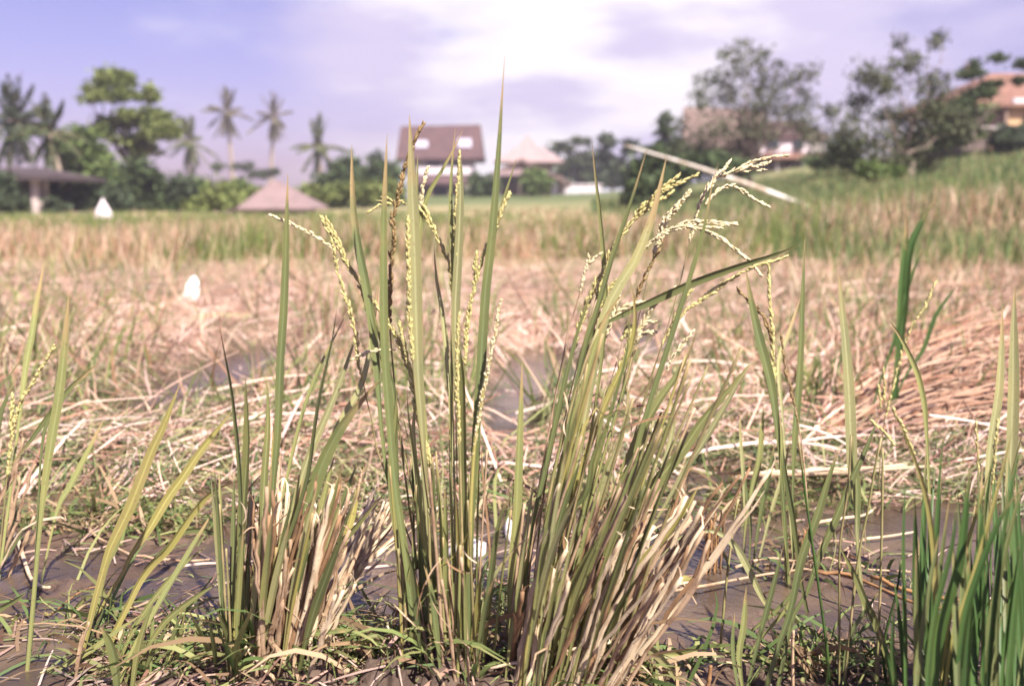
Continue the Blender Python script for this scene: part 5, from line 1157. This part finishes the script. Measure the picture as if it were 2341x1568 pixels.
def palm(label, x, y, yb, xb, Y, r, color=(0.075, 0.105, 0.045), n=20, up_tuft=True, tw=9):
    foot = at(xb, yb, Y); g = gz(foot.x, foot.y); foot.z = min(foot.z, g)
    e = empty('palm_tree', foot); e['_o'] = tuple(foot); tag(e, label, 'palm tree', 'coconut palms on the skyline')
    k = px(Y); top = at(x, y, Y)
    mid = foot.lerp(top, .5)+Vector(((xb-x)*k*.12, 0, 0)); mid2 = foot.lerp(top, .8)+Vector(((xb-x)*k*.05, 0, 0))
    P = [Vector(q) for q in spline([tuple(foot), tuple(mid), tuple(mid2), tuple(top)], 14)]
    mk('trunk', tube(P, lambda t: tw*k/2*(1.25-.5*t), 8), BARKP, e, uvs=False)
    P0 = []; P1 = []; w = []; sg = []; RV = []; RF = []
    for i in range(n):
        a = 2*math.pi*(i*.381966*1.0)+rj(0, .2); u = i/(n-1); L = r*k*rnd.uniform(.9, 1.12)
        el = R(rnd.uniform(62, 89)) if u < .30 else (R(rnd.uniform(-12, 38)) if u < .66 else R(rnd.uniform(-75, -35)))
        if u < .30: L *= 1.12
        elif u < .64: L *= 1.1
        else: L *= .9
        d = Vector((math.cos(a)*math.cos(el), math.sin(a)*math.cos(el), math.sin(el)))
        pts = []
        for t in np.linspace(0, 1, 9):
            q = top+d*(L*t); q.z -= L*.42*t*t*max(.15, math.cos(el)); pts.append(q)
        g_ = tube(pts, lambda t: 1.6*k*(1-.8*t)*.6, 4); o = len(RV); RV += g_[0]; RF += [tuple(j+o for j in f) for f in g_[1]]
        S = d.cross(Vector((0, 0, 1))); S = S.normalized() if S.length > .1 else Vector((1, 0, 0))
        for j in range(26):
            t = .12+.86*j/25; f = t*8; q = pts[int(min(f, 7))].lerp(pts[int(min(f, 7))+1], f-int(min(f, 7)))
            T = (pts[min(int(f)+1, 8)]-pts[min(int(f), 7)]).normalized()
            ll = L*(.15 if el > 1.0 else .25)*(math.sin(math.pi*min(1, t*.85+.12))**.6)
            for s in (-1, 1):
                v = (S*s*.75+T*.55+Vector((0, 0, -.55))).normalized()
                P0.append(tuple(q)); P1.append(tuple(q+v*ll)); w.append(L*.035)
    o3 = np.array(tuple(foot)); P0 = np.array(P0)-o3; P1 = np.array(P1)-o3; m = len(P0)
    c = np.array(color)*rng.uniform(.65, 1.35, (m, 1))
    t_ = 0.15*rng.uniform(0, 1, (m, 1)); c = c*(1-t_)+t_*np.array([.35, .28, .15])
    cr = strips('crown', P0, P1, np.array(w), np.zeros((m, 3)), c, FOL, seg=2, taper=.2, parent=e)
    mk('frond_ribs', (RV, RF), 'tan', None, uvs=False).parent = e
    rb = [q for q in e.children if q.name.startswith('frond_ribs')][0]
    for v in rb.data.vertices: v.co -= foot
    return e
def palms():
    palm('big dark palm cut by the left edge of the picture', 32, 278, 480, 20, 66, 100, n=34, color=(.035, .062, .036))
    palm('palm with a pale leaning trunk reaching the grass at left', 112, 305, 495, 153, 50, 82, n=26, tw=12, color=(.05, .082, .036))
    palm('palm just right of the layered tree with drooping fronds', 434, 325, 470, 436, 110, 60, n=20)
    palm('highest palm on the skyline with a faint slender trunk', 518, 258, 470, 535, 140, 55, color=(.11, .105, .07))
    palm('high palm second from the right of the row', 626, 268, 470, 618, 140, 52, color=(.11, .105, .07))
    palm('palm above the pink pyramid roof with wide spreading fronds', 728, 335, 470, 736, 95, 66, n=18, tw=11)
palms()

def haze():
    me_ = MB().box((-260, -3, -1.6), (260, 330, 26)); m = bpy.data.materials.new('haze'); m.use_nodes = True; nt = m.node_tree; nt.nodes.clear()
    o = nd(nt, 'ShaderNodeOutputMaterial'); v = nd(nt, 'ShaderNodeVolumePrincipled'); v.inputs['Color'].default_value = (.95, .90, 1, 1); v.inputs['Density'].default_value = HAZE
    v.inputs['Anisotropy'].default_value = .3
    nt.links.new(v.outputs[0], o.inputs['Volume']); ob = me_.build('haze', m); tag(ob, kind='stuff')
HAZE = 0.0013
haze()
